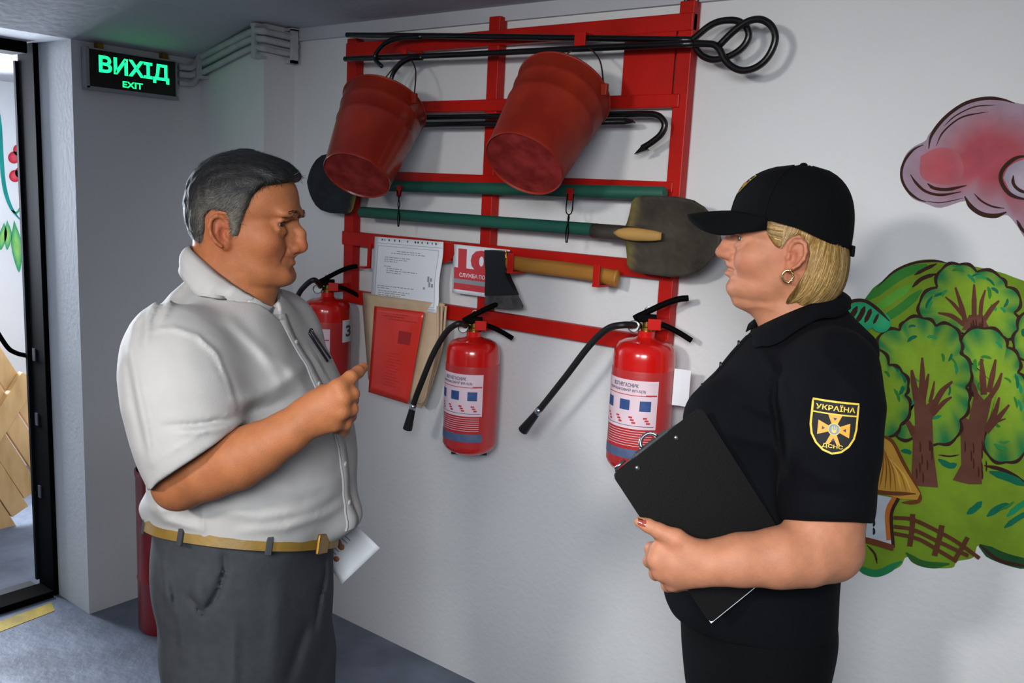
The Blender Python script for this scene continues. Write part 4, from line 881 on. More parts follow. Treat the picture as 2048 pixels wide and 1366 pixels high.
def head_ops(f, H, prm):
    """the head in its own frame: x forward, y left, z up, metres; the ear hole is the origin"""
    zz = np.array(prm['z']); fr, bk, wd = [np.array(prm[k]) for k in ('front', 'back', 'width')]
    zs = np.linspace(zz[0], zz[-1], 160)
    def pch(v):
        m = np.gradient(v, zz); i = np.clip(np.searchsorted(zz, zs) - 1, 0, len(zz) - 2); h = zz[i + 1] - zz[i]; t = (zs - zz[i]) / h
        return (2*t**3-3*t**2+1)*v[i] + (t**3-2*t**2+t)*h*m[i] + (-2*t**3+3*t**2)*v[i+1] + (t**3-t**2)*h*m[i+1]
    tf, tb, tw = pch(fr), pch(bk), pch(wd); O, A = H.O.astype(np.float32), H.A.astype(np.float32)
    def base(P, grow=0.0):
        q = (P - O) @ A.T; z = q[:, 2]; a = np.interp(z, zs, tf) + grow; b = np.interp(z, zs, tb) - grow; w = np.interp(z, zs, tw) + grow
        xc = b + (a - b) * 0.46; u = q[:, 0] - xc; rx = np.where(u > 0, a - xc, xc - b); rx = np.maximum(rx, 1e-3); w = np.maximum(w, 1e-3)
        p = np.where(u > 0, 2.15, 2.05); r = (np.abs(u / rx) ** p + np.abs(q[:, 1] / w) ** p) ** (1 / p)
        d = (r - 1) * np.minimum(rx, w) * 0.9; return np.maximum(d, np.maximum(z - (zs[-1] + grow), (zs[0] - grow) - z)).astype(np.float32)
    f.op(base, H.O - 0.17, H.O + 0.17, 'u', 0.02)
    for s in (-1, 1):
        f.ell(H(prm['cheek'][0], s * prm['cheek'][1], prm['cheek'][2]), (.026, .020, .022), H.A, 0.028)
        f.ell(H(prm['chin'][0] - .012, s * .012, prm['chin'][2]), (.016, .015, .014), H.A, 0.02)
        ex, ey, ez = prm['eye']
        f.ell(H(ex + .0185, s * ey, ez + .000), (.016, .020, .0115), H.A, 0.016, 's')          # socket
        f.ell(H(prm['brow'][0] - .006, s * .032, prm['brow'][2]), (.0085, .022, .0065), rot2(*H.A, yaw=s * 24, roll=s * 4), 0.018)
        f.ell(H(ex, s * ey, ez), (.0152, .0165, .0145), H.A, 0.007)                           # lids over the eyeball
        f.chain([H(ex + .0115, s * (ey - .013), ez + .005), H(ex + .0152, s * (ey - .003), ez + .0092), H(ex + .0118, s * (ey + .012), ez + .006)], [.0028, .0034, .0026], .005)
        f.chain([H(ex + .0108, s * (ey - .013), ez - .009), H(ex + .0125, s * ey, ez - .0125), H(ex + .0085, s * (ey + .014), ez - .009)], [.003, .0036, .003], .008)
        f.ell(H(ex + .015, s * ey, ez + .0005), (.013, .0145, prm['eye_open']), rot2(*H.A, roll=-s * 4), 0.003, 's')   # eye opening
        # ear
        ox, oy, oz = prm['ear']; EA = rot2(*H.A, yaw=-s * 24, pitch=-12); EH = Frame(H(ox, s * oy, oz), *EA); k = prm['ear_s']
        f.ell(EH(-.004 * k, 0, 0), (.018 * k, .0055, .030 * k), EA, .006)
        f.ell(EH(.004 * k, -s * .002, -.024 * k), (.0095 * k, .006, .0115 * k), EA, .006)
        hel = [EH(k * x, s * .0065, k * z) for x, z in ((.012, .006), (.013, .018), (.007, .029), (-.004, .033), (-.015, .028), (-.021, .014), (-.021, -.002), (-.015, -.016), (-.006, -.026))]
        f.chain(hel, [.0028, .0034, .0038, .004, .004, .0038, .0034, .003, .003], .003, .003)
        f.ell(EH(.002 * k, s * .008, -.004 * k), (.0105 * k, .0090, .0150 * k), EA, .003, 's')
        f.chain([EH(-.009 * k, s * .007, .022 * k), EH(-.013 * k, s * .007, .006 * k), EH(-.009 * k, s * .007, -.010 * k)], [.0032, .0036, .0026], .003, .003, 's')
        f.ell(EH(.011 * k, s * .003, -.006 * k), (.0045, .005, .008 * k), EA, .004)
    nb, nt = prm['nose_bridge'], prm['nose_tip']
    f.chain([H(nb[0] - .006, 0, nb[2] + .004), H((nb[0] + nt[0]) / 2 - .001 + prm.get('nose_hump', 0), 0, (nb[2] + nt[2]) / 2), H(nt[0] - .0088, 0, nt[2])], [.0070, .0076, .0088], .014, .01)
    f.chain([H(nb[0] - .017, 0, nb[2] + .006), H((nb[0] + nt[0]) / 2 - .021, 0, (nb[2] + nt[2]) / 2), H(nt[0] - .030, 0, nt[2])], [.0105, .0135, .0150], .012, .01)
    f.cone(H(nt[0] - .012, 0, nt[2] - .001), H(nt[0] - .030, 0, nt[2] - .009), .0095, .010, .010)
    for s in (-1, 1):
        f.ell(H(nt[0] - .024, s * .0125, nt[2] - .004), (.0125, .0078, .0085), H.A, .007)
        f.ell(H(nt[0] - .020, s * .0066, nt[2] - .0125), (.0062, .0034, .0032), H.A, .003, 's')
        f.cone(H(nt[0] - .030, s * .020, nt[2] - .004), H(prm['mouth'][0] - .014, s * .031, prm['mouth'][2] - .001), .0016, .0016, .007, 's')   # smile fold
    mx, mw, mz = prm['mouth']
    def arc(dx, dz, sag, n=7, wf=1.0): return [H(mx + dx - .016 * abs(t) ** 1.8, t * mw * wf, mz + dz + sag * (1 - abs(t) ** 1.7) + prm.get('smile', 0) * abs(t) ** 2) for t in np.linspace(-1, 1, n)]
    lk = prm.get('lip', 1.0)
    f.chain(arc(-.0035, .0035 * lk, .0028), [lk * v for v in (.0012, .0035, .0046, .0044, .0046, .0035, .0012)], .005, .004, tag='lip')
    f.chain(arc(-.0035, -.0040 * lk, -.0035, wf=.88), [lk * v for v in (.0012, .004, .0054, .0058, .0054, .004, .0012)], .005, .004, tag='lip')
    f.chain(arc(.003, prm.get('mouth_drop', 0), .0005, wf=1.02), [.0010, .0013, .0015, .0016, .0015, .0013, .0010] if not prm.get('mouth_gap') else [.001, .0018, .0028, .0034, .0028, .0018, .001], .003, .003, 's')
    f.ell(H(prm['mouth'][0] + .006, 0, prm['mouth'][2] - .0195), (.008, .02, .005), H.A, .010, 's')
    return base, arc
def head_colors(P, H, prm, arc, skin, red, lip):
    q = H.loc(P); c = np.tile(np.array(lin(skin)), (len(P), 1)); r = np.array(lin(red)); lp = np.array(lin(lip))
    def blend(w, col): nonlocal c; w = np.clip(w, 0, 1)[:, None]; c = c * (1 - w) + col * w
    g = lambda p, s: np.exp(-(((q - np.array(p)) / np.array(s)) ** 2).sum(1))
    nt = prm['nose_tip']; blend(.65 * g((nt[0] - .01, 0, nt[2]), (.025, .02, .016)), r)
    for s in (-1, 1):
        blend(.5 * g((.075, s * .045, -.018), (.03, .03, .025)), r); blend(.75 * g((prm['ear'][0] - .004, s * prm['ear'][1], 0), (.03, .02, .04)), r)
    for dz, sg in ((.0035, .0028), (-.004, -.0035)):
        A = np.array([H.loc(p) for p in arc(-.0025, dz, sg, 15)]); d = np.min(np.linalg.norm(q[:, None] - A[None], axis=2), 1) if len(q) < 4000 else None
        if d is None:
            d = np.full(len(q), 1.0); near = np.linalg.norm(q - A.mean(0), axis=1) < .05; d[near] = np.min(np.linalg.norm(q[near][:, None] - A[None], axis=2), 1)
        blend(.8 * (1 - (d - .003) / .003), lp)
    return c
def eyeball(parent, H, prm, s, iris, gaze=(1, 0, 0)):
    ex, ey, ez = prm['eye']; c = H(ex + .0012, s * ey, ez); g = H.dirs(*gaze); g = g / np.linalg.norm(g); R = .0128
    ang = [0, .16, .19, .44, .48, .6, .9, 1.3, 1.8, 2.4, 3.14]; cl = [(.01,) * 3, (.01,) * 3, lin(iris), lin(iris), lin('#9a8f86'), lin('#a3988e')] + [lin('#a3988e')] * 5
    b = MB(); b.lathe([(R * math.sin(a), R * math.cos(a)) for a in ang], c, g, 24, col=[x for x in cl for _ in range(24)]); b.build('eye', 'eyeball', parent, smooth=True)
def strands(bvh, pts, flow, length, seg, width, lift, jitter, colf, hug=True, up=0.0):
    mb = MB()
    for p in pts:
        p = V3(p); line = [p]; jit = RNG.normal(size=3) * jitter
        L = length(p) if callable(length) else length; st = L / seg; cur = p; ok = True
        for i in range(seg):
            d = flow(cur) + jit; d /= np.linalg.norm(d) + 1e-9; cur = cur + d * st
            if hug:
                loc, nn, _, dist = bvh.find_nearest(Vector(cur))
                if loc is None: ok = False; break
                cur = V3(loc) + V3(nn) * (lift * (0.4 + i / seg) + up * (i / seg) ** 2)
            line.append(cur)
        if not ok or len(line) < 3: continue
        loc, nn, _, _ = bvh.find_nearest(Vector(p)); nn = V3(nn); c = colf(p); n = len(line); L1 = []; L2 = []
        for i in range(n):
            t = line[min(i + 1, n - 1)] - line[max(i - 1, 0)]; sd = np.cross(t, nn); sd /= np.linalg.norm(sd) + 1e-9; w = width * (0.5 + .5 * math.sin(math.pi * min(1, .25 + i / n))) * (1 - (i / (n - 1)) ** 3 * .85)
            L1.append(line[i] + sd * w); L2.append(line[i] - sd * w)
        mb.add(L1 + L2, [(i, i + 1, n + i + 1, n + i) for i in range(n - 1)], c)
    return mb
def poly_sd(q, poly):
    """signed distance (negative inside) to a 2-D polygon"""
    p = np.array(poly, float); d = np.full(len(q), 1e9); ins = np.zeros(len(q), bool); n = len(p)
    for i in range(n):
        a, b = p[i], p[(i + 1) % n]; ab = b - a; t = np.clip(((q - a) @ ab) / (ab @ ab), 0, 1); e = q - a - t[:, None] * ab; d = np.minimum(d, np.hypot(e[:, 0], e[:, 1]))
        c = ((a[1] > q[:, 1]) != (b[1] > q[:, 1])) & (q[:, 0] < (b[0] - a[0]) * (q[:, 1] - a[1]) / (b[1] - a[1] + 1e-12) + a[0]); ins ^= c
    return np.where(ins, -d, d).astype(np.float32)
def bvh_of(P, F): return BVHTree.FromPolygons(P.tolist(), F.tolist())
def cast(bvh, o, d, off=0.002, far=2.0):
    loc, nn, _, _ = bvh.ray_cast(Vector(o), Vector(d), far)
    return None if loc is None else V3(loc) - V3(d) / np.linalg.norm(d) * off
def wrapped_band(bvh, C, nrm, u, height, off, thick, n=96, rmax=0.6, a0=0, a1=2 * math.pi):
    """a band around a body: rays in the plane (C, nrm) are sent inwards"""
    nrm = V3(nrm) / np.linalg.norm(nrm); u = V3(u) - nrm * (V3(u) @ nrm); u /= np.linalg.norm(u); v = np.cross(nrm, u); rows = [[], [], [], []]
    rads = []
    for k in range(n):
        a = a0 + (a1 - a0) * k / n; d = u * math.cos(a) + v * math.sin(a); h = cast(bvh, V3(C) + d * rmax, -d, 0, rmax); rads.append(np.linalg.norm(h - V3(C)) if h is not None else None)
    last = next(r for r in rads if r); rads = [(last := (r or last)) for r in rads]; r = np.array(rads)
    for _ in range(3): r = (np.roll(r, 1) + 2 * r + np.roll(r, -1)) / 4
    P = []
    for dr, dz in ((off - thick, -height / 2), (off, -height / 2), (off, height / 2), (off - thick, height / 2), (off - thick, -height / 2)):
        P.append([V3(C) + (u * math.cos(a0 + (a1 - a0) * k / n) + v * math.sin(a0 + (a1 - a0) * k / n)) * (r[k] + dr) + nrm * dz for k in range(n)])
    return MB().grid(np.array(P), closed_u=True), (u, v, r)
mat('eyeball', attr='Col', rough=0.25, spec=0.35)
mat('skin', attr='Col', rough=0.58, var=0.14, vscale=45, bump=0.0005, bscale=380, sss=0.12, spec=0.32)
mat('hair_strand', attr='Col', rough=0.55, var=0.25, vscale=160, spec=0.5)
mat('hair_mass', attr='Col', rough=0.6, var=0.45, vscale=120, bump=0.0015, bscale=150, spec=0.3)
# ================================================================== THE MAN IN THE WHITE SHIRT
mat('white_shirt', '#adacab', rough=0.75, var=0.05, vscale=30, bump=0.0003, bscale=520, sss=0.0, spec=0.15)
mat('grey_trousers', '#3d4044', rough=0.85, var=0.12, vscale=60, bump=0.0005, bscale=500, spec=0.2)
mat('tan_belt', '#85692a', rough=0.5, var=0.2, vscale=30, bump=0.0005, bscale=120)
mat('shoe_leather', '#17130f', rough=0.4, var=0.2)
mat('pen_plastic', '#1a1420', rough=0.25)
mat('thread_dark', '#5c626c', rough=0.8)
def sub_field(f, g, k=0.02):
    us = [o for o in g.ops if o[3] == 'u']; lo = np.min([o[1] for o in us], 0); hi = np.max([o[2] for o in us], 0)
    f.op(lambda P: g.ev(P, P.min(0), P.max(0), 0.03), lo, hi, 'u', k)
def facing(deg_to_camera, right=True):
    a = math.radians(deg_to_camera); F = (RGH if right else -RGH) * math.cos(a) - FWH * math.sin(a); return F, np.array([-F[1], F[0], 0.0])
def rings_px(pp, rows, F, L, app, n=2.3, shrink=0.0):
    out = []; c, s = math.cos(math.radians(app)), math.sin(math.radians(app))
    th = np.linspace(0, 2 * math.pi, 72, endpoint=False)
    for y, xl, xr, b in rows:
        p, q = pp(xl, y), pp(xr, y); h = np.linalg.norm(q - p) / 2; a = max(math.sqrt(max(h * h - (b * s) ** 2, 1e-4)) / c, h * .75); m = (p + q) / 2
        cc, ss = np.abs(np.cos(th)) ** (2 / n) * np.sign(np.cos(th)), np.abs(np.sin(th)) ** (2 / n) * np.sign(np.sin(th)); lo = h * .6
        for _ in range(12):                                     # fit the section so that its outline, seen in perspective, spans xl..xr
            e = project(m + np.outer(cc * a, F) + np.outer(ss * b, L))[:, 0]; k = FPX / 1.63
            m = m + RGH * (((xl + xr) - (e.min() + e.max())) / 2 / k); a = max(a + ((xr - xl) - (e.max() - e.min())) / 2 / k, lo)
            if a <= lo + 1e-6: b = max(b + ((xr - xl) - (e.max() - e.min())) / 2 / k, .03)
        out.append((m[2], m[0], m[1], max(a - shrink, .012), max(a - shrink, .012), max(b - shrink, .012), n))
    return out
def collar(parent, Pb, Pf, F, L, ry, bvh, prof, m, thick=0.0022, name='collar', stand=0.012, rise=0.018, skin=None):
    """stand-and-fall collar: theta 0 at the nape, 180 at the throat; both halves"""
    C, hv = (Pb + Pf) / 2, (Pf - Pb) / 2; rows = 8
    for sd in (-1, 1):
        G = np.zeros((rows, 30, 3)); th = np.radians(np.linspace(0, 174, 30)); S = -L * sd
        for j, t in enumerate(th):
            up = C - hv * math.cos(t) + S * ry * math.sin(t) ** 0.9 + UPZ * rise * math.sin(t); k = np.degrees(t); df, ds, dz = [np.interp(k, prof[0], prof[i]) for i in (1, 2, 3)]
            lo = up + F * df + S * ds + UPZ * dz
            loc, nn, _, _ = bvh.find_nearest(Vector(lo)); loc, nn = V3(loc), V3(nn)
            if (lo - loc) @ nn < 0.006: lo = lo + nn * (0.006 - (lo - loc) @ nn)
            inn = up - UPZ * stand + (C - up) * np.array([1, 1, 0]) * 0.05
            out = (up - C) * np.array([1, 1, 0]); out /= np.linalg.norm(out) + 1e-9
            def pushed(p, off, bb=None):
                loc, nn, _, _ = (bb or bvh).find_nearest(Vector(p)); loc, nn = V3(loc), V3(nn); g = (p - loc) @ nn; return p + nn * (off - g) if g < off else p
            up = pushed(up, .005, skin); inn = pushed(inn, .003, skin)
            for i in range(rows):
                if i == 0: p = inn
                else:
                    s = (i - 1) / (rows - 2); p = up * (1 - s) + lo * s + out * 0.006 * math.sin(math.pi * min(1, s * 1.15)) + UPZ * 0.003 * math.sin(math.pi * s); p = pushed(p, .004 + .006 * math.sin(math.pi * s) ** .5) if i > 1 else p; p = pushed(p, .006, skin)
                G[i, j] = p
        MB().grid(G, thick).build(name, m, parent, smooth=True)

def neck_cut(f, Pb, Pf, L, rise=.018, drop=.026, rad=.098):
    """opens the cloth below the collar ring"""
    C = ((Pb + Pf) / 2 + UPZ * rise * .7).astype(np.float32); N = np.cross(Pf - Pb, L); N = (N / np.linalg.norm(N) * (1 if N[2] > 0 else -1)).astype(np.float32); C2 = C - N * np.float32(drop)
    def fn(P):
        v = P - C2; u = v @ N; return np.maximum(-u, np.sqrt(np.maximum((v * v).sum(1) - u * u, 0)) - rad).astype(np.float32)
    f.op(fn, C - .25, C + .25, 's', .004)
pp = person_point(1.63); Fm, Lm = facing(12); ground = pp(480, 1200); ground[2] = 0
man = thing('person', 'person in a white short-sleeved shirt and grey trousers pointing a finger', 'person', ground)
rows = [(575, 425, 538, .07), (600, 390, 572, .10), (632, 342, 600, .160), (668, 304, 624, .205), (720, 283, 655, .222), (800, 282, 690, .218), (880, 287, 712, .215), (950, 293, 715, .212), (1010, 297, 706, .210), (1050, 300, 690, .205), (1085, 304, 672, .200), (1120, 306, 664, .195)]
fb = Field()
fb.loft(rings_px(pp, rows, Fm, Lm, 29, shrink=0.045), Fm, Lm, 0.02)
Fh, Lh = facing(-1); Hm = Frame(pp(475, 462), *rot2(Fh, Lh, UPZ, pitch=1.5, roll=0))
PM = dict(z=[-.098, -.090, -.080, -.068, -.056, -.045, -.033, -.018, -.003, .012, .024, .036, .050, .070, .092, .110, .124, .134],
          front=[.058, .084, .096, .101, .098, .100, .101, .097, .092, .089, .091, .104, .109, .108, .100, .084, .058, .020],
          back=[.020, .005, -.010, -.022, -.034, -.045, -.058, -.070, -.078, -.082, -.084, -.085, -.084, -.080, -.070, -.054, -.030, .0],
          width=[.028, .044, .055, .061, .064, .065, .066, .068, .070, .072, .073, .0745, .0755, .074, .067, .055, .037, .010],
          cheek=(.062, .047, -.010), chin=(.100, 0, -.078), eye=(.078, .033, .020), eye_open=.0042, brow=(.108, 0, .038), ear=(-.006, .0725, .0), ear_s=.90,
          nose_bridge=(.101, 0, .026), nose_tip=(.128, 0, -.019), nose_hump=.002, mouth=(.105, .026, -.044), smile=.0045)
neck0, neck1 = pp(462, 590, 0), Hm(-.018, 0, -.045)
fb.cone(neck0, neck1, .068, .061, 0.03); fb.cone(pp(500, 590, 0), Hm(.045, 0, -.075), .040, .034, 0.04)
base_m, arc_m = head_ops(fb, Hm, PM)
# right arm, bent, pointing
A = lambda *q: pp(*q)
fb.chain([A(360, 735, .17), A(362, 810, .230), A(372, 948, .25)], [.048, .052, .046], .03)
fb.chain([A(372, 953, .25), A(415, 940, .262), A(473, 920, .268), A(520, 897, .268), A(576, 864, .262), A(612, 838, .258)], [.042, .0455, .0445, .0385, .0315, .0275], .02, .02)
fb.ell(A(352, 975, .25), (.032, .034, .034), None, .03)
KN = [A(676, 776, .262), A(685, 797, .266), A(683, 822, .264), A(668, 846, .258)]; wr = A(612, 838, .256); wr2 = A(618, 846, .250)
for i, K in enumerate(KN): fb.chain([A(610, 826 + 7 * i, .252), K], [.0225, .0135 if i else .0145], .014)
fb.ell(A(645, 818, .250), (.030, .030, .030), None, .02)
fb.chain([KN[0], A(701, 755, .240), A(716, 744, .215), A(727, 735, .195)], [.0130, .0112, .0100, .0085], .007, .004)
fb.chain([KN[1], A(704, 788, .250), A(704, 800, .222), A(688, 806, .205)], [.0130, .0118, .0108, .0098], .006, .004)
fb.chain([KN[2], A(702, 818, .248), A(700, 832, .220), A(684, 834, .205)], [.0128, .0114, .0105, .0095], .006, .004)
fb.chain([KN[3], A(690, 848, .240), A(688, 860, .216), A(673, 858, .204)], [.0118, .0102, .0095, .0086], .006, .004)
fb.chain([A(622, 822, .235), A(648, 788, .215), A(676, 778, .198), A(700, 786, .190)], [.019, .0150, .0122, .0100], .012, .006)
# left arm on the far side, holding the papers
fb.chain([A(545, 690, -.16), A(585, 790, -.24), A(600, 900, -.25)], [.050, .050, .042], .03)
fb.chain([A(600, 900, -.25), A(628, 980, -.23), A(648, 1045, -.205)], [.040, .036, .027], .02)
for i, (kx, ky, kw) in enumerate(((672, 1078, -.190), (664, 1088, -.196), (654, 1094, -.204), (644, 1096, -.212))):
    fb.chain([A(648, 1045, -.205), A(kx, ky, kw)], [.020, .0125], .012); fb.chain([A(kx, ky, kw), A(kx + 8, ky + 22, kw + .012), A(kx + 2, ky + 38, kw + .026)], [.0115, .0100, .0085], .005, .003)
fb.chain([A(652, 1055, -.185), A(672, 1072, -.165), A(684, 1092, -.163)], [.015, .0115, .0095], .008)
P, F = fb.mesh(0.0026); P = relax(P, F, 1, .35)
cm = head_colors(P, Hm, PM, arc_m, '#a1643f', '#a25338', '#8e4c3e')
link('body', np_mesh('body', P, F, cm), 'skin', man)
bodyM = (P, F)
for s in (-1, 1): eyeball(man, Hm, PM, s, '#2a1c14', (1, -.42, -.02))
# nail of the pointing finger and brows
def brow_strands(parent, H, P, F, spots, col, n, ln, w):
    b = bvh_of(P, F)
    for s in (-1, 1):
        mb = MB()
        for _ in range(n):
            t = RNG.uniform(0, 1); i = t * (len(spots) - 1); j = min(int(i), len(spots) - 2); q = np.array(spots[j]) * (1 - (i - j)) + np.array(spots[j + 1]) * (i - j)
            p = H(q[0] + .02, s * q[1], q[2] + RNG.uniform(-.0032, .0032)); loc, nn, _, _ = b.find_nearest(Vector(H(q[0], s * q[1], q[2] + RNG.uniform(-.0035, .0035)))); loc, nn = V3(loc), V3(nn)
            d = H.dirs(-.35 * t, s * (.9), .35 - .6 * t); d -= nn * (d @ nn); d /= np.linalg.norm(d); sd = np.cross(d, nn)
            L = ln * RNG.uniform(.7, 1.2); mb.add([loc + nn * .0004 + sd * w, loc + nn * .0004 - sd * w, loc + d * L + nn * .0022], [(0, 1, 2)], np.array(lin(col)) * RNG.uniform(.6, 1.4))
        mb.build('eyebrow', 'hair_strand', parent)['kind'] = 'stuff'
brow_strands(man, Hm, P, F, [(.112, .012, .0375), (.110, .024, .0405), (.104, .036, .040), (.094, .048, .034)], '#3a2f28', 170, .008, .0006)
def lashes(parent, H, prm, col, n=26, ln=.007):
    ex, ey, ez = prm['eye']
    for s in (-1, 1):
        mb = MB()
        for t in np.linspace(-1, 1, n):
            p = H(ex + .0152 - .0045 * t * t, s * (ey + .0125 * t), ez + prm['eye_open'] * (1 - t * t) + .0008); d = H.dirs(.8, s * .35 * t, .45); d = d / np.linalg.norm(d) * ln; sd = H.dirs(0, 1, 0) * .0007
            mb.add([p - sd, p + sd, p + d], [(0, 1, 2)], lin(col))
        mb.build('eyelashes', 'hair_strand', parent)['kind'] = 'stuff'
lashes(man, Hm, PM, '#1a120e', 22, .005)
# hair
poly_m = [(.118, .108), (.100, .097), (.080, .090), (.060, .084), (.046, .070), (.038, .045), (.028, .018), (.022, -.004), (.010, -.004), (.008, .018), (.002, .036), (-.022, .040), (-.037, .026), (-.040, -.010), (-.043, -.040), (-.085, -.045), (-.13, .0), (-.13, .19), (.05, .19), (.13, .14)]
fh = Field()
def hair_base(P):
    c = Hm(.008, 0, .020); v = (P - c.astype(np.float32)); g = np.interp((v @ Hm.A[2].astype(np.float32)), [-.07, -.02, .03, .09, .13], [1.055, 1.085, 1.105, 1.115, 1.115]).astype(np.float32); return base_m(c.astype(np.float32) + v / g[:, None]) * g
fh.op(hair_base, Hm.O - .17, Hm.O + .17, 'u', 0)
fh.ell(Hm(.058, 0, .108), (.044, .054, .020), rot2(*Hm.A, pitch=16), .03)
fh.op(lambda P: poly_sd(Hm.loc(P.astype(np.float64))[:, [0, 2]], poly_m), Hm.O - .2, Hm.O + .2, 'i', .010)
fh.disp(lambda P: .0018 * wavy((Hm.loc(P.astype(np.float64)) * np.array([120, 420, 260])).astype(np.float32), 1.0, 3))
Ph, Fh_ = fh.mesh(0.0026); q = Hm.loc(Ph)
def hcol(q):
    q = np.atleast_2d(q); side = np.clip((.078 - q[:, 2]) / .05, 0, 1) * np.clip((q[:, 0] + .085) / .06, 0, 1); d, g = np.array(lin('#17181b')), np.array(lin('#6e6a63')); return d * (1 - side[:, None]) + g * side[:, None]
hair = link('hair', np_mesh('hair', Ph, Fh_, hcol(q) * .8), 'hair_mass', man)
Nh = normals_of(Ph, Fh_); bh = bvh_of(Ph, Fh_)
def flow_m(p):
    q = Hm.loc(p); top = np.clip((q[2] - .075) / .03, 0, 1); a = np.array([1.0, -.45, -.10 + .1 * q[0]]); b = np.array([-.75, 0, -.6]); 
    if q[0] < -.05: a = np.array([-.3, 0, -.9]); b = np.array([-.15, 0, -1.0])
    d = a * top + b * (1 - top); return Hm.dirs(*d)
pick = RNG.choice(len(Ph), 4000, replace=False); pick = pick[(Nh[pick] @ Hm.A[2] > -.75)]
strands(bh, Ph[pick], flow_m, .020, 4, .00045, .0010, .28, lambda p: hcol(Hm.loc(p))[0] * RNG.uniform(.55, 1.35), up=.0030).build('hair_strands', 'hair_strand', man)

sdp = poly_sd(q[:, [0, 2]], poly_m); edge = np.where((sdp > -.007) & (np.abs(q[:, 1]) > .02))[0]; edge = RNG.choice(edge, min(900, len(edge)), replace=False)
strands(bh, Ph[edge], flow_m, .013, 3, .0004, .0006, .55, lambda p: hcol(Hm.loc(p))[0] * RNG.uniform(.6, 1.3), hug=False).build('hairline_strands', 'hair_strand', man)
# shirt
fs = Field(); fs.loft(rings_px(pp, rows, Fm, Lm, 29), Fm, Lm, .03)
fs.cone(A(418, 590, -.02), A(345, 690, .02), .040, .056, .09); fs.ell(A(420, 700, -.06), (.10, .10, .085), None, .08); fs.cone(A(430, 655, .06), A(354, 712, .172), .042, .074, .04); fs.cone(A(470, 640, -.05), A(545, 670, -.16), .044, .076, .04)
fs.ell(A(470, 748, .09), (.09, .09, .09), None, .06)
sl = Field(); sl.chain([A(354, 708, .178), A(358, 745, .212), A(368, 805, .238), A(381, 880, .252), A(402, 965, .258)], [.076, .083, .0860, .0800, .077], .02, .03)
va = _n(A(390, 914, .25) - CAM); hl = A(467, 860, .25) - A(313, 968, .25); hn = np.cross(hl, va); hn = hn if hn[2] < 0 else -hn
sl.plane(A(390, 914, .25), hn, .004); sl.cone(A(381, 890, .252), A(410, 985, .258), .066, .074, .003, 's')
sub_field(fs, sl, .045)
sf = Field(); sf.chain([A(545, 660, -.165), A(578, 760, -.225), A(598, 860, -.25)], [.080, .080, .074], .02, .03); sub_field(fs, sf, .05)
neck_cut(fs, A(390, 494, 0), A(541, 612, .0), Lm)
fs.chain([A(545, 640, .03), A(538, 600, .03)], [.012, .03], .004, mode='s')
fs.ell(A(650, 1030, .0), (.07, .07, .035), None, .05); fs.ell(A(338, 1012, .06), (.05, .05, .026), None, .035)
belt_p = [A(322, 1040, .02), A(500, 1086, .20), A(662, 1074, -.02)]; bn = np.cross(belt_p[1] - belt_p[0], belt_p[2] - belt_p[0]); bn = bn / np.linalg.norm(bn); bn = bn if bn[2] > 0 else -bn
bc = sum(belt_p) / 3
fs.plane(bc - bn * .012, -bn, .004)
fs.disp(wrinkles([([(352, 545), (318, 585), (296, 640), (290, 690)], .006, 9), ([(385, 548), (345, 590), (318, 650)], .005, 8), ([(300, 600), (268, 650), (255, 720)], .004, 8),
    ([(300, 662), (345, 655), (395, 672), (432, 706), (455, 760), (472, 815)], .0035, 5), ([(432, 715), (462, 770), (480, 830)], -.0022, 9), ([(330, 852), (390, 850), (440, 842), (468, 838)], -.006, 6), ([(360, 866), (420, 862), (466, 852)], .004, 7),
    ([(262, 700), (275, 780), (292, 860), (304, 930)], .005, 7), ([(250, 700), (266, 800), (288, 900)], -.003, 6),
    ([(470, 800), (520, 790), (575, 760), (610, 730)], .006, 14), ([(480, 830), (540, 815), (590, 790)], -.006, 12), ([(520, 700), (580, 740), (620, 790)], .004, 14), ([(460, 640), (520, 700), (560, 760)], .004, 12),
    ([(420, 1015), (520, 1035), (610, 1020), (690, 975)], .0045, 13), ([(480, 1062), (570, 1055), (650, 1030), (695, 1000)], .0045, 10), ([(540, 980), (620, 985), (700, 950)], .003, 16), ([(403, 1005), (406, 1040), (409, 1080)], .0025, 4),
    ([(306, 985), (320, 1015), (345, 1030)], .008, 12), ([(300, 1012), (330, 1040), (400, 1058)], .006, 9), ([(316, 920), (395, 872), (468, 822)], .0016, 3), ([(600, 640), (628, 690), (652, 750)], .002, 10)], pp(480, 800, 0), Fm))
fs.disp(lambda P: .0016 * wavy(P, 38, 5) + .0008 * wavy(P, 95, 6))
Ps, Fs = fs.mesh(0.0042); Ps = relax(Ps, Fs, 1, .4); shirt = link('shirt', np_mesh('shirt', Ps, Fs), 'white_shirt', man); bs = bvh_of(Ps, Fs)
collar(shirt, A(390, 494, 0), A(541, 612, .0), Fm, Lm, .070, bs, ([0, 50, 100, 135, 152, 166, 174], [-.012, -.012, -.012, -.018, -.030, -.018, -.006], [0, .016, .026, .034, .038, .022, .006], [-.038, -.042, -.050, -.056, -.055, -.028, -.010]), 'white_shirt', skin=bvh_of(*bodyM))
zt, zb = A(545, 625, 0)[2], A(690, 1040, 0)[2]; cen = lambda z: np.array([np.interp(z, [r[0] for r in sorted(rings_px(pp, rows, Fm, Lm, 29))], [r[i] for r in sorted(rings_px(pp, rows, Fm, Lm, 29))]) for i in (1, 2)] + [z])
def front_at(z, lat, off, bvh=bs, F_=Fm, L_=Lm, ce=cen): c = ce(z) + L_ * lat; return cast(bvh, c + F_ * .6, -F_, off)
G = []
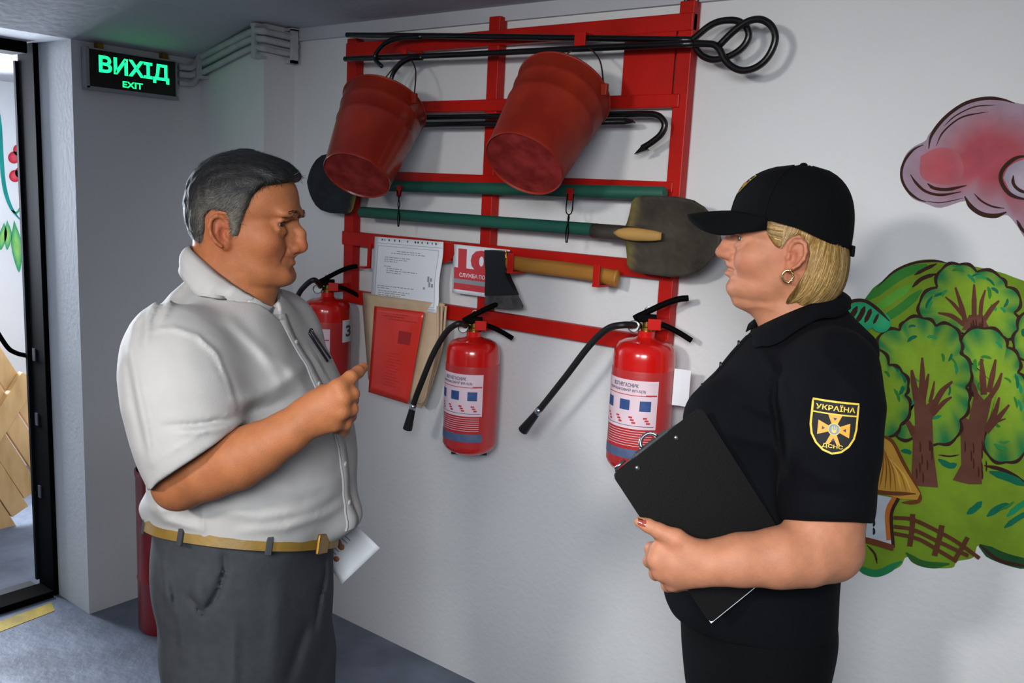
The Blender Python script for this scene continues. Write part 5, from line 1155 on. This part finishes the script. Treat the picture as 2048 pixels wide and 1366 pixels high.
for z in np.linspace(zt, zb, 40):
    r = [front_at(z, l, o) for l, o in ((-.017, .0005), (-.016, .003), (0, .0035), (.016, .003), (.017, .0005))]
    if all(x is not None for x in r): G.append(r)
MB().grid(np.array(G)).build('placket', 'white_shirt', shirt, smooth=True)
G = [[front_at(z, l, .0042) for l in (-.0165, -.0150)] for z in np.linspace(zt - .03, zb, 40)]
MB().grid(np.array(G)).build('placket_seam', 'thread_dark', shirt)
for z in np.linspace(zt - .05, zb + .05, 5):
    c = front_at(z, 0, .004)
    if c is not None: MB().lathe([(0, .002), (.004, .002), (.0052, .0008), (.0052, -.001)], c, Fm, 14).build('button', 'white_shirt', shirt, smooth=True)
zp1, zp0 = A(650, 690, 0)[2], A(680, 800, 0)[2]; G = []
for k, z in enumerate(np.linspace(zp1, zp0, 12)): G.append([front_at(z, l, .004 + .004 * (k == 0)) for l in np.linspace(.055, .150, 10)])
if all(x is not None for r in G for x in r): MB().grid(np.array(G)).build('chest_pocket', 'white_shirt', shirt, smooth=True)
pen0, pen1 = front_at(zp1 + .012, .072, .010), front_at(zp1 - .042, .084, .008)
pn = thing('pen', 'dark pen clipped in the chest pocket of the white shirt', 'pen', pen1)
MB().tube([pen0 + [0, 0, .004], pen0, pen1], [.002, .0030, .0026], 10).build('barrel', 'pen_plastic', pn, smooth=True)
MB().tube(bez([pen0 + [0, 0, .004], pen0 + [0, 0, .009] + Fm * .004, pen0 + Fm * .009, pen1 + Fm * .006 + [0, 0, .006]], 14), .0022, 8).build('clip', 'pen_plastic', pn, smooth=True)

# trousers, belt, shoes
ft = Field(); trow = [(985, 306, 690, .196), (1045, 304, 680, .198), (1085, 302, 670, .203), (1150, 303, 668, .205), (1220, 322, 667, .200), (1300, 340, 662, .195), (1366, 350, 656, .188), (1440, 368, 648, .180)]
ft.loft(rings_px(pp, trow, Fm, Lm, 29), Fm, Lm, .03)
an = pp(452, 1366, .09); af = pp(560, 1366, -.09)
for top, kf in ((an, .0), (af, .05)):
    kn, ak = top + Fm * (kf * .5 + .01), top + Fm * kf; kn[2] = .50; ak[2] = .075; ft.chain([top + [0, 0, .05], kn, ak], [.105, .083, .070], .05, .04)
ft.plane(bc + bn * .012, bn, .003)
ft.disp(wrinkles([([(447, 1098), (450, 1140), (434, 1188), (406, 1232)], -.009, 5), ([(376, 1190), (392, 1212), (406, 1232)], -.007, 5), ([(392, 1150), (400, 1190), (408, 1215)], .006, 16), ([(645, 1108), (654, 1140), (640, 1190), (630, 1260)], -.007, 5), ([(330, 1170), (352, 1230), (368, 1320)], .006, 10), ([(322, 1110), (330, 1160), (338, 1210)], .004, 8), ([(348, 1180), (350, 1240), (358, 1300)], -.005, 8),
    ([(620, 1240), (600, 1290), (575, 1366)], -.008, 12), ([(560, 1150), (555, 1250), (545, 1366)], .004, 20), ([(385, 1090), (384, 1150), (380, 1190)], -.0015, 3), ([(470, 1250), (466, 1366), (462, 1440)], .004, 8)], pp(480, 1200, 0), Fm))
ft.disp(lambda P: .0022 * wavy(P, 24, 9) + .0008 * wavy(P, 70, 10))
Pt, Ft = ft.mesh(0.0058); Pt = relax(Pt, Ft, 1, .4); trousers = link('trousers', np_mesh('trousers', Pt, Ft), 'grey_trousers', man)
bt_all = bvh_of(np.concatenate([Pt, Ps]), np.concatenate([Ft, Fs + len(Pt)]))
bb, (bu, bv, br_) = wrapped_band(bt_all, bc, bn, Fm, .023, .002, .006); belt = bb.build('belt', 'tan_belt', man, smooth=False, angle=40)
for px, py, w in ((386, 1078, .18), (540, 1098, .2), (330, 1052, .1), (640, 1090, .08)):
    d = A(px, py, w) - bc; d -= bn * (d @ bn); a = math.atan2(d @ bv, d @ bu); k = int(a / (2 * math.pi) * 96) % 96; dr = bu * math.cos(a) + bv * math.sin(a); tg = np.cross(bn, dr)
    MB().box(bc + dr * (br_[k] + .004), (.006, .011, .036), (dr, tg, bn), .0015).build('belt_loop', 'grey_trousers', trousers)
k = 0; MB().box(bc + bu * (br_[0] + .007), (.006, .045, .036), (bu, bv, bn), .002).build('buckle', 'brass', belt)
for top, kf in ((an, .0), (af, .05)):
    fo = Field(); c = top + Fm * kf; c[2] = .045; fo.chain([c - Fm * .06, c + Fm * .06, c + Fm * .16], [.045, .042, .034], .03, .03); fo.plane((0, 0, .004), (0, 0, -1), .003); fo.plane((0, 0, .085), (0, 0, 1), .01); p_, f_ = fo.mesh(.006); link('shoe', np_mesh('shoe', p_, f_), 'shoe_leather', man)

# papers in the left hand
def loose_sheet(quad, name, m, label, cat, bend=.012, n=12):
    tl, tr, br, bl = [pp(*c) for c in quad]; nn = np.cross(tr - tl, bl - tl); nn /= np.linalg.norm(nn); at = lambda s, q, o=0: (tl * (1 - q) + tr * q) * (1 - s) + (bl * (1 - q) + br * q) * s + nn * (bend * math.sin(math.pi * q) * s + o)
    ob = MB().grid(np.array([[at(i / (n - 1), j / (n - 1)) for j in range(n)] for i in range(n)]), .0005).build(name, m, None, smooth=True); tag(ob, label, cat); return ob, at
ob, at = loose_sheet([(690, 1028, -.150), (760, 1096, -.155), (684, 1168, -.150), (622, 1104, -.150)], 'printed_paper', 'paper_white', 'printed white paper held down at the belt of the white-shirted person', 'paper')
sg = -1 if (np.cross(at(0, 1) - at(0, 0), at(1, 0) - at(0, 0)) @ (CAM - at(0, 0))) < 0 else 1
b = MB()
for s0 in np.linspace(.30, .86, 8): b.grid(np.array([[at(s0 + k * .022, q, sg * .0012) for q in (.14, .3, .46)] for k in (0, 1)]))
pr = b.build('print', 'print_grey', ob); pr['kind'] = 'stuff'
# ================================================================== THE WOMAN IN THE DARK UNIFORM
mat('navy_polo', '#06070c', rough=0.9, var=0.15, vscale=60, bump=0.0005, bscale=600, spec=0.12)
mat('black_trousers', '#050608', rough=0.9, var=0.15, vscale=60, bump=0.0005, bscale=500, spec=0.12)
mat('cap_cloth', '#050608', rough=0.9, var=0.15, vscale=60, bump=0.0005, bscale=600, spec=0.12)
mat('patch_black', '#0a0b10', rough=0.8); mat('patch_yellow', '#d9b93c', rough=0.6, var=0.15, vscale=200); mat('patch_orange', '#dd9a2e', rough=0.6, var=0.15, vscale=200)
mat('patch_blue', '#6f7f96', rough=0.6); mat('patch_dark', '#3c2a3c', rough=0.6)
mat('clipboard_black', '#060607', rough=0.6, spec=0.25, var=0.1, bump=0.0003, bscale=300)
mat('nail_polish', '#8c4038', rough=0.15, coat=0.6); mat('gold', '#e0c890', rough=0.2, metal=1.0)
ww = person_point(1.65); Fw, Lw = facing(-12, False); ground = ww(1560, 1200); ground[2] = 0
wom = thing('person', 'person in a dark navy polo uniform and black cap holding a clipboard', 'person', ground)
B = ww
wrow = [(640, 1545, 1672, .075), (668, 1510, 1700, .110), (705, 1475, 1722, .158), (740, 1447, 1730, .176), (800, 1408, 1728, .172), (850, 1386, 1722, .166), (920, 1376, 1712, .156), (1000, 1362, 1700, .150), (1080, 1343, 1688, .152), (1150, 1331, 1680, .158), (1200, 1329, 1678, .163), (1222, 1340, 1677, .165)]
fb = Field(); fb.loft(rings_px(ww, wrow, Fw, Lw, 5, shrink=.03), Fw, Lw, .02)
Fh, Lh = facing(-11, False); Hw = Frame(ww(1577, 507), *rot2(Fh, Lh, UPZ, pitch=0))
PW = dict(z=[-.090, -.082, -.072, -.060, -.050, -.040, -.028, -.014, 0, .012, .024, .034, .048, .068, .090, .108, .122, .132],
          front=[.058, .084, .097, .100, .097, .100, .103, .099, .093, .089, .090, .101, .105, .104, .096, .080, .055, .020],
          back=[.02, .008, -.004, -.016, -.028, -.04, -.054, -.066, -.075, -.080, -.083, -.084, -.083, -.079, -.069, -.053, -.03, 0],
          width=[.028, .044, .054, .059, .0615, .063, .0645, .066, .068, .070, .071, .072, .072, .070, .063, .052, .035, .01],
          cheek=(.066, .044, -.008), chin=(.098, 0, -.070), eye=(.080, .032, .024), eye_open=.0050, brow=(.104, 0, .038), ear=(-.004, .0705, .0), ear_s=.86,
          nose_bridge=(.098, 0, .030), nose_tip=(.131, 0, -.004), nose_hump=-.001, mouth=(.1075, .022, -.035), mouth_gap=True, lip=1.35)
fb.cone(B(1612, 655, 0), Hw(-.022, 0, -.04), .060, .056, .03); fb.cone(B(1560, 645, 0), Hw(.048, 0, -.066), .036, .033, .04); fb.ell(Hw(.05, 0, -.082), (.045, .036, .020), rot2(*Hw.A, pitch=22), .03)
base_w, arc_w = head_ops(fb, Hw, PW)
# left arm bent across the body
fb.chain([B(1662, 765, .14), B(1660, 860, .185), B(1652, 1020, .20), B(1652, 1088, .205)], [.048, .058, .0595, .055], .03, .03)
fb.chain([B(1652, 1090, .205), B(1610, 1108, .228), B(1555, 1116, .242), B(1480, 1120, .246), B(1420, 1126, .244), B(1395, 1128, .242)], [.054, .0500, .0455, .0395, .0325, .0300], .025, .025)
fb.ell(B(1668, 1108, .200), (.038, .040, .038), None, .03)
KN = [B(1318, 1098, .236), B(1311, 1120, .240), B(1322, 1144, .238), B(1345, 1166, .232)]
for i, K in enumerate(KN): fb.chain([B(1392, 1116 + 9 * i, .240), K], [.0235, .0135], .016)
fb.ell(B(1356, 1128, .234), (.034, .034, .034), None, .02)
for K, (x1, y1), (x2, y2), (x3, y3) in zip(KN, ((1303, 1098), (1300, 1122), (1312, 1147), (1336, 1170)), ((1312, 1099), (1312, 1124), (1326, 1150), (1352, 1172)), ((1345, 1103), (1348, 1127), (1360, 1150), (1382, 1170))):
    fb.chain([K, B(x1, y1, .214), B(x2, y2, .176), B(x3, y3, .166)], [.0128, .0115, .0102, .0092], .007, .005)
fb.chain([B(1388, 1106, .246), B(1352, 1078, .246), B(1318, 1062, .240), B(1296, 1051, .233), B(1279, 1044, .229)], [.0225, .0170, .0128, .0112, .0088], .014, .006)
# right arm hanging on the far side
fb.chain([B(1602, 740, -.15), B(1604, 900, -.185), B(1600, 1020, -.185), B(1580, 1160, -.175), B(1566, 1240, -.170)], [.054, .046, .040, .036, .026], .03, .02)
for i in range(4): fb.chain([B(1566, 1240, -.17), B(1574 - 9 * i, 1285, -.168 - .006 * i), B(1572 - 9 * i, 1318, -.160 - .006 * i), B(1568 - 9 * i, 1338, -.148)], [.017, .012, .0095, .0082], .008, .004)
fb.chain([B(1556, 1245, -.16), B(1545, 1275, -.145), B(1548, 1300, -.138)], [.014, .011, .009], .008)
P, F = fb.mesh(0.0026); P = relax(P, F, 1, .35)
link('body', np_mesh('body', P, F, head_colors(P, Hw, PW, arc_w, '#b0775a', '#ac644c', '#8a3c38')), 'skin', wom)
for s in (-1, 1): eyeball(wom, Hw, PW, s, '#3a3c3a', (1, .42, .02))
lashes(wom, Hw, PW, '#1a1210', 30, .008)
brow_strands(wom, Hw, P, F, [(.106, .014, .037), (.104, .026, .041), (.098, .038, .041), (.088, .048, .037)], '#6a4a30', 90, .006, .0005)
tn = [B(1276, 1042.5, .237), B(1292, 1048, .243)]; tdir = tn[1] - tn[0]; bwv = bvh_of(P, F); G = []
for i in range(7):
    row = []
    for j in range(7):
        u, v = i / 6, j / 6 - .5; c = tn[0] + tdir * u; lat = np.cross(tdir, FWH); lat /= np.linalg.norm(lat); p = c + lat * (v * .0125 * math.sin(math.pi * (.25 + .6 * u)) ** .5) - FWH * .03; row.append(cast(bwv, p, FWH, .0012) if cast(bwv, p, FWH, .0012) is not None else c)
    G.append(row)
MB().grid(np.array(G)).build('thumbnail', 'nail_polish', wom, smooth=True)
# earring
ec = Hw(.006, .0765, -.036); MB().tube([ec + Hw.dirs(.009 * math.cos(a), .002, .0105 * math.sin(a)) for a in np.linspace(0, 2 * math.pi, 22)[:-1]], .0022, 8, closed=True).build('earring', 'gold', wom, smooth=True)
b = MB()
for a in np.linspace(.4, 2.8, 5): b.sphere(ec + Hw.dirs(.010 * math.cos(a + 1.6), .004, .0115 * math.sin(a + 1.6)), .0024, 8)
b.build('earring_stones', 'gold', wom, smooth=True)

# hair: a blonde bob below the cap
fh = Field()
def hb(P):
    q = Hw.loc(P.astype(np.float64)); g = np.interp(q[:, 2], [-.10, -.05, .0, .04, .09], [.020, .022, .016, .006, .002]) * np.clip((.075 - q[:, 0]) / .06, .25, 1); return base_w(P) - g.astype(np.float32)
fh.op(hb, Hw.O - .17, Hw.O + .17, 'u', 0)
fh.ell(Hw(-.040, 0, -.030), (.066, .084, .075), Hw.A, .03)
poly_w = [(.062, .075), (.060, .052), (.046, .040), (.030, .033), (.012, .034), (-.006, .038), (-.024, .028), (-.030, .005), (-.026, -.025), (-.012, -.060), (.006, -.092), (.004, -.104), (-.03, -.100), (-.075, -.088), (-.12, -.075), (-.15, .0), (-.13, .09)]
poly_t = [(.062, .075), (.061, .052), (.052, .040), (.040, .026), (.030, .014), (.022, .010), (.016, .022), (.0, .04), (-.02, .09)]
fh.op(lambda P: np.minimum(poly_sd(Hw.loc(P.astype(np.float64))[:, [0, 2]], poly_w), poly_sd(Hw.loc(P.astype(np.float64))[:, [0, 2]], poly_t) + .001), Hw.O - .2, Hw.O + .2, 'i', .008)
fh.disp(lambda P: .0016 * wavy((Hw.loc(P.astype(np.float64)) * np.array([330, 330, 60])).astype(np.float32), 1.0, 12))
Ph, Fh_ = fh.mesh(0.0028); qh = Hw.loc(Ph)
def wcol(q): q = np.atleast_2d(q); t = np.clip((q[:, 2] + .06) / .10, 0, 1)[:, None] * 0 + np.clip((q[:, 0] - .03) / .03, 0, 1)[:, None]; return np.array(lin('#94733c')) * (1 - t) + np.array(lin('#8f7a5c')) * t
link('hair', np_mesh('hair', Ph, Fh_, wcol(qh)), 'hair_mass', wom); bh = bvh_of(Ph, Fh_)
def flow_w(p):
    q = Hw.loc(p)
    if q[0] > .02 and q[2] > -.01: return Hw.dirs(-.9, 0, -.15)
    return Hw.dirs(.25 + 3.0 * max(0, -q[2] - .03), 0, -1.0)
pick = np.where((qh[:, 2] > -.075))[0]; pick = RNG.choice(pick, 2900, replace=False)
cols_w = [np.array(lin(c)) for c in ('#b08d54', '#94733c', '#7a5c2c', '#c2a56e', '#9c7a44')]
strands(bh, Ph[pick], flow_w, lambda p: .075 if Hw.loc(p)[2] < .03 else .05, 7, .00085, .0012, .06, lambda p: cols_w[RNG.integers(5)] * RNG.uniform(.8, 1.15)).build('hair_strands', 'hair_strand', wom)

# cap
cap = None
def cap_pt(phi, t, grow=0.0):
    c, s = math.cos(phi), math.sin(phi); a = (.109 if c > 0 else .108) + grow; b = .088 + grow
    zb = np.interp(c, [-1, -.55, 0, .5, 1], [.014, .026, .050, .062, .066]); r = (1 - t ** 2.9) ** (1 / 2.2); top = .160 + grow
    lean = -.012 * t; return Hw(c * a * r * (1 - .02 * t) + lean + .001, s * b * r, zb + (top - zb) * t)
G = np.array([[cap_pt(phi, t) for phi in np.linspace(0, 2 * math.pi, 73)[:-1]] for t in [0, .04, .1, .2, .3, .4, .5, .6, .7, .78, .85, .9, .94, .97, .99, .9985]])
mb = MB().grid(G, closed_u=True); mb.add([cap_pt(0, 1.0)] + list(G[-1]), [(0, 1 + i, 1 + (i + 1) % 72) for i in range(72)]); cap = mb.build('cap', 'cap_cloth', wom, smooth=True)
capv = np.array([v.co[:] for v in cap.data.vertices]); bcap = BVHTree.FromPolygons([tuple(v) for v in capv], [tuple(p.vertices) for p in cap.data.polygons])
for k in range(6): MB().tube([cap_pt(k * math.pi / 3 + math.pi / 6 * 0, t, .0004) for t in np.linspace(0, .995, 20)], .0011, 6).build('seam', 'cap_cloth', cap, smooth=True)
MB().sphere(cap_pt(0, 1.0), .0075, 12, (1, 1, .7), Hw.A).build('button', 'cap_cloth', cap, smooth=True)
G = []
for i in range(12):
    s = i / 11; row = []
    for j in range(33):
        u = -1 + 2 * j / 32; ph = u * math.radians(64); r0 = cap_pt(ph, 0); q0 = Hw.loc(r0); ext = .078 * (1 - abs(u) ** 3.2) ** .55
        x = q0[0] + ext * s; y = q0[1] * (1 - .06 * s); z = q0[2] + .003 - .042 * (abs(u) ** 1.5) * (1 - abs(u) ** 5) * s - .011 * s - .008 * s * s + .008 * s * (1 - abs(u)); row.append(Hw(x, y, z))
    G.append(row)
MB().grid(np.array(G), .004).build('brim', 'cap_cloth', cap, smooth=True)
MB().box(Hw(-.108, 0, .012), (.006, .06, .020), Hw.A, .002).build('strap', 'cap_cloth', cap)

# polo shirt
fs = Field(); fs.loft(rings_px(ww, wrow, Fw, Lw, 5), Fw, Lw, .03)
fs.cone(B(1640, 692, .05), B(1668, 742, .135), .046, .068, .04); fs.cone(B(1662, 650, 0), B(1700, 705, .04), .038, .050, .04); fs.cone(B(1620, 680, -.05), B(1605, 710, -.14), .046, .070, .04)
fs.ell(B(1436, 838, .07), (.062, .066, .066), None, .05); fs.ell(B(1440, 838, -.06), (.06, .064, .064), None, .05)
sl = Field(); sl.chain([B(1666, 738, .135), B(1662, 810, .176), B(1656, 900, .196), B(1652, 1000, .202), B(1652, 1075, .206)], [.070, .0800, .0780, .0720, .0690], .02, .03)
hl = B(1735, 1046, .2) - B(1570, 1040, .2); va = _n(B(1652, 1043, .2) - CAM); hn = np.cross(hl, va); hn = hn if hn[2] < 0 else -hn
sl.plane(B(1652, 1043, .2), hn, .004); sl.cone(B(1652, 1015, .202), B(1652, 1090, .207), .0635, .0655, .003, 's'); sub_field(fs, sl, .03)
sf = Field(); sf.chain([B(1602, 705, -.145), B(1604, 900, -.185), B(1602, 980, -.188)], [.068, .070, .064], .02, .03); sub_field(fs, sf, .03)
neck_cut(fs, B(1688, 588, 0), B(1505, 660, 0), Lw); fs.plane(B(1500, 1218, .0), (0, 0, -1), .004)
fs.disp(wrinkles([([(1560, 730), (1548, 800), (1560, 880), (1580, 960)], -.008, 9), ([(1470, 790), (1520, 820), (1560, 835)], .004, 12), ([(1440, 860), (1500, 880), (1545, 890)], .004, 12), ([(1600, 930), (1650, 960), (1700, 965)], .003, 12), ([(1600, 1000), (1640, 985), (1700, 1000)], -.003, 10), ([(1575, 1022), (1650, 1026), (1735, 1024)], .0012, 3), ([(1640, 700), (1690, 760), (1740, 800)], .003, 14), ([(1520, 700), (1560, 760), (1580, 820)], .003, 10)], ww(1560, 900, 0), Fw))
fs.disp(lambda P: .0014 * wavy(P, 36, 15) + .0006 * wavy(P, 90, 16))
Ps, Fs = fs.mesh(0.0042); Ps = relax(Ps, Fs, 1, .4); polo = link('polo_shirt', np_mesh('polo_shirt', Ps, Fs), 'navy_polo', wom); bs = bvh_of(Ps, Fs)
collar(polo, B(1688, 588, 0), B(1505, 660, 0), Fw, Lw * 1.0, .068, bs, ([0, 50, 100, 135, 152, 166, 174], [-.010, -.008, -.004, -.010, -.016, -.012, -.004], [0, .016, .030, .036, .034, .020, .006], [-.030, -.042, -.056, -.062, -.060, -.032, -.012]), 'navy_polo', skin=bwv)
rw = sorted(rings_px(ww, wrow, Fw, Lw, 5)); cenw = lambda z: np.array([np.interp(z, [r[0] for r in rw], [r[i] for r in rw]) for i in (1, 2)] + [z])
zt, zb = B(1490, 670, 0)[2], B(1410, 800, 0)[2]; G = []
for z in np.linspace(zt, zb, 24):
    r = [front_at(z, l, o, bs, Fw, Lw, cenw) for l, o in ((-.016, .0005), (-.015, .003), (0, .0035), (.015, .003), (.016, .0005))]
    if all(x is not None for x in r): G.append(r)
MB().grid(np.array(G)).build('placket', 'navy_polo', polo, smooth=True)
for z in np.linspace(zt - .02, zb + .02, 3):
    c = front_at(z, 0, .004, bs, Fw, Lw, cenw)
    if c is not None: MB().lathe([(0, .003), (.005, .003), (.006, .001), (.006, -.001)], c, Fw, 14).build('button', 'rubber_black', polo, smooth=True)

def shield_patch(parent, bvh, cen, nrm, ux, uz, W, Hh, off=0.0012, letters=True):
    """embroidered shield laid on the cloth along its own normal"""
    nrm = V3(nrm) / np.linalg.norm(nrm)
    def cv(x, y, o=0):
        p = cen + ux * (x * W) + uz * (y * Hh); h = cast(bvh, p + nrm * .12, -nrm, off + o); return h if h is not None else p
    out = [(-.5, .5), (.5, .5), (.5, .25), (.5, 0), (.46, -.18), (.36, -.33), (.2, -.45), (0, -.5), (-.2, -.45), (-.36, -.33), (-.46, -.18), (-.5, 0), (-.5, .25)]
    pt = MB(); vs = []; fs = []; dn = []
    for a, b_ in zip(out, out[1:] + out[:1]): dn += [tuple(np.array(a) + (np.array(b_) - np.array(a)) * k / 4) for k in range(4)]
    for r in (0, .25, .5, .75, 1.0): vs += [cv(x * r, y * r) for x, y in dn]
    n = len(dn); fs = [(k * n + i, k * n + (i + 1) % n, (k + 1) * n + (i + 1) % n, (k + 1) * n + i) for k in range(4) for i in range(n)]
    sh = pt.add(vs, fs).build('emblem', 'patch_black', parent)
    def ribbon(pts, w, m, nm, o=.0006, closed=False):
        P = [np.array(p) for p in pts]; L1 = []; L2 = []; k = len(P)
        for i in range(k):
            t = (P[(i + 1) % k] - P[i - 1]) if closed else P[min(i + 1, k - 1)] - P[max(i - 1, 0)]; t = t * [W, Hh]; t = t / (np.linalg.norm(t) + 1e-9); nn = np.array([-t[1] / W, t[0] / Hh]) * w / 2; L1.append(cv(*(P[i] + nn), o)); L2.append(cv(*(P[i] - nn), o))
        e = k if closed else k - 1; MB().add(L1 + L2, [(i, (i + 1) % k, k + (i + 1) % k, k + i) for i in range(e)]).build(nm, m, sh)
    ribbon([tuple(np.array(p) * .97) for p in dn], .0030 * W / .07, 'patch_yellow', 'border', closed=True)
    ribbon([(x, .25) for x in np.linspace(-.48, .48, 12)], .0022 * W / .07, 'patch_yellow', 'border')
    k = W / Hh
    def polyf(pts, m, nm, o): 
        P = [cv(x, y, o) for x, y in pts]; MB().add(P, [tuple(q) for q in geometry.tessellate_polygon([[Vector((x, y, 0)) for x, y in pts]])]).build(nm, m, sh)
    cy = -.03
    for dx, dy in ((0, 1), (1, 0), (0, -1), (-1, 0)):
        px_, py_ = -dy, dx; q = []
        for r, wv in ((.08, .05), (.36, .17), (.36, -.17), (.08, -.05)): q.append(((dx * r + px_ * wv) * .94, cy + (dy * r + py_ * wv) * k * .94))
        polyf(q, 'patch_orange', 'cross_arm', .0006)
        q = [((dx * r + px_ * wv) * .94, cy + (dy * r + py_ * wv) * k * .94) for r, wv in ((.20, 0), (.27, .045), (.27, -.045))]; polyf(q, 'patch_dark', 'cross_mark', .0009)
    polyf([(.135 * math.cos(a), cy + .135 * k * math.sin(a)) for a in np.linspace(0, 2 * math.pi, 21)[:-1]], 'patch_yellow', 'medallion', .0009)
    polyf([(.115 * math.cos(a), cy + .115 * k * math.sin(a)) for a in np.linspace(0, 2 * math.pi, 21)[:-1]], 'patch_blue', 'medallion', .0011)
    polyf([(-.05, cy + .06 * k), (-.035, cy + .06 * k), (-.03, cy - .01), (-.008, cy - .02), (-.008, cy + .075 * k), (.008, cy + .075 * k), (.008, cy - .02), (.03, cy - .01), (.035, cy + .06 * k), (.05, cy + .06 * k), (.05, cy - .05 * k), (0, cy - .085 * k), (-.05, cy - .05 * k)], 'patch_yellow', 'trident', .0014)
    if letters:
        for body, yc, wv, hv in (('УКРАЇНА', .375, .84, .125), ('ДСНС', -.355, .44, .085)):
            v2, f, _, _ = text_polys(body, .02); MB().add([cv(a * wv, yc + b_ * hv, .0008) for a, b_ in v2], f).build('lettering', 'patch_yellow', sh)
    return sh
hit, nn, _, _ = bs.ray_cast(Vector(CAM), Vector(_n(wray(1668, 855)))); hit = V3(hit); nrm = V3(nn) * np.array([1, 1, .3]); nrm /= np.linalg.norm(nrm); nrm = nrm * .6 - FWH * .4 + RGH * .0; nrm /= np.linalg.norm(nrm)
ux = np.cross(UPZ, nrm); ux /= np.linalg.norm(ux); uz = np.cross(nrm, ux); c_, s_ = math.cos(-.03), math.sin(-.03); ux, uz = ux * c_ + uz * s_, uz * c_ - ux * s_
shield_patch(polo, bs, hit, nrm, ux, uz, .0715, .0835)
cn = Hw.dirs(.80, 0, .60); cc = cap_pt(0, .60); shield_patch(cap, bcap, cc, cn, Hw.dirs(0, 1, 0), Hw.dirs(-.60, 0, .80), .045, .046, letters=False)

# trousers and shoes
ft = Field(); trw = [(1190, 1345, 1672, .158), (1240, 1360, 1678, .166), (1300, 1364, 1668, .168), (1366, 1370, 1645, .162), (1430, 1380, 1630, .155)]
ft.loft(rings_px(ww, trw, Fw, Lw, 5), Fw, Lw, .03)
for w, sx in ((.085, 1512), (-.085, 1505)):
    top = ww(sx, 1400, w); kn, ak = top.copy(), top - Fw * .03; kn[2] = .48; ak[2] = .06; ft.chain([top + [0, 0, .05], kn, ak], [.098, .072, .060], .05, .04)
    fo = Field(); c = ak.copy(); c[2] = .04; fo.chain([c - Fw * .05, c + Fw * .06, c + Fw * .14], [.04, .038, .03], .03, .03); fo.plane((0, 0, .004), (0, 0, -1), .003); fo.plane((0, 0, .08), (0, 0, 1), .01); p_, f_ = fo.mesh(.006); link('shoe', np_mesh('shoe', p_, f_), 'shoe_leather', wom)
ft.disp(lambda P: .002 * wavy(P, 22, 19)); ft.plane(B(1500, 1190, 0), (0, 0, 1), .003)
Pt, Ft = ft.mesh(0.006); link('trousers', np_mesh('trousers', Pt, Ft), 'black_trousers', wom)

# clipboard
cb = thing('clipboard', 'black clipboard held against the side of the uniformed person', 'clipboard', B(1420, 1247, .195))
a_, b_, d_ = B(1225, 950, .200), B(1402, 813, .160), B(1420, 1247, .200); eu, ev = b_ - a_, d_ - a_; ev = ev; wn = np.cross(eu, ev); wn /= np.linalg.norm(wn); wn = wn if wn @ FWH < 0 else -wn
cpt = lambda u, v, o=0: a_ + eu * u + ev * v + wn * o
rc = [(.04, 0), (.96, 0), (.985, .008), (1, .03), (1, .97), (.985, .992), (.96, 1), (.04, 1), (.015, .992), (0, .97), (0, .03), (.015, .008)]
MB().prism([cpt(u, v) for u, v in rc], -wn * .004).build('board', 'clipboard_black', cb)
MB().prism([cpt(u, v, -.0045) for u, v in ((-.012, .52), (.99, .05), (.99, 1.012), (.012, 1.012))], -wn * .002).build('paper_stack', 'paper_white', cb)
for u in (.22, .66): MB().lathe([(0, .0022), (.0030, .0020), (.0048, .0008), (.005, -.001)], cpt(u, .055), wn, 14).build('rivet', 'chrome', cb, smooth=True)
MB().prism([cpt(u, v, -.0045) for u, v in ((.08, .07), (.80, .07), (.80, .01), (.62, -.005), (.62, -.012), (.28, -.012), (.28, -.005), (.08, .01))], -wn * .006).build('clip_plate', 'chrome', cb)
lp = [cpt(.44 + .085 * math.cos(t), -.012 - .040 * math.sin(t), -.006 - .006 * math.sin(t)) for t in np.linspace(0, math.pi, 16)]; MB().tube(lp, .0035, 10, flat=(wn, 1.6)).build('clip_lever', 'chrome', cb, smooth=True)
MB().tube([cpt(.05, -.012, -.006), cpt(.17, -.016, -.006)], .003, 10).build('clip_bar', 'chrome', cb, smooth=True)
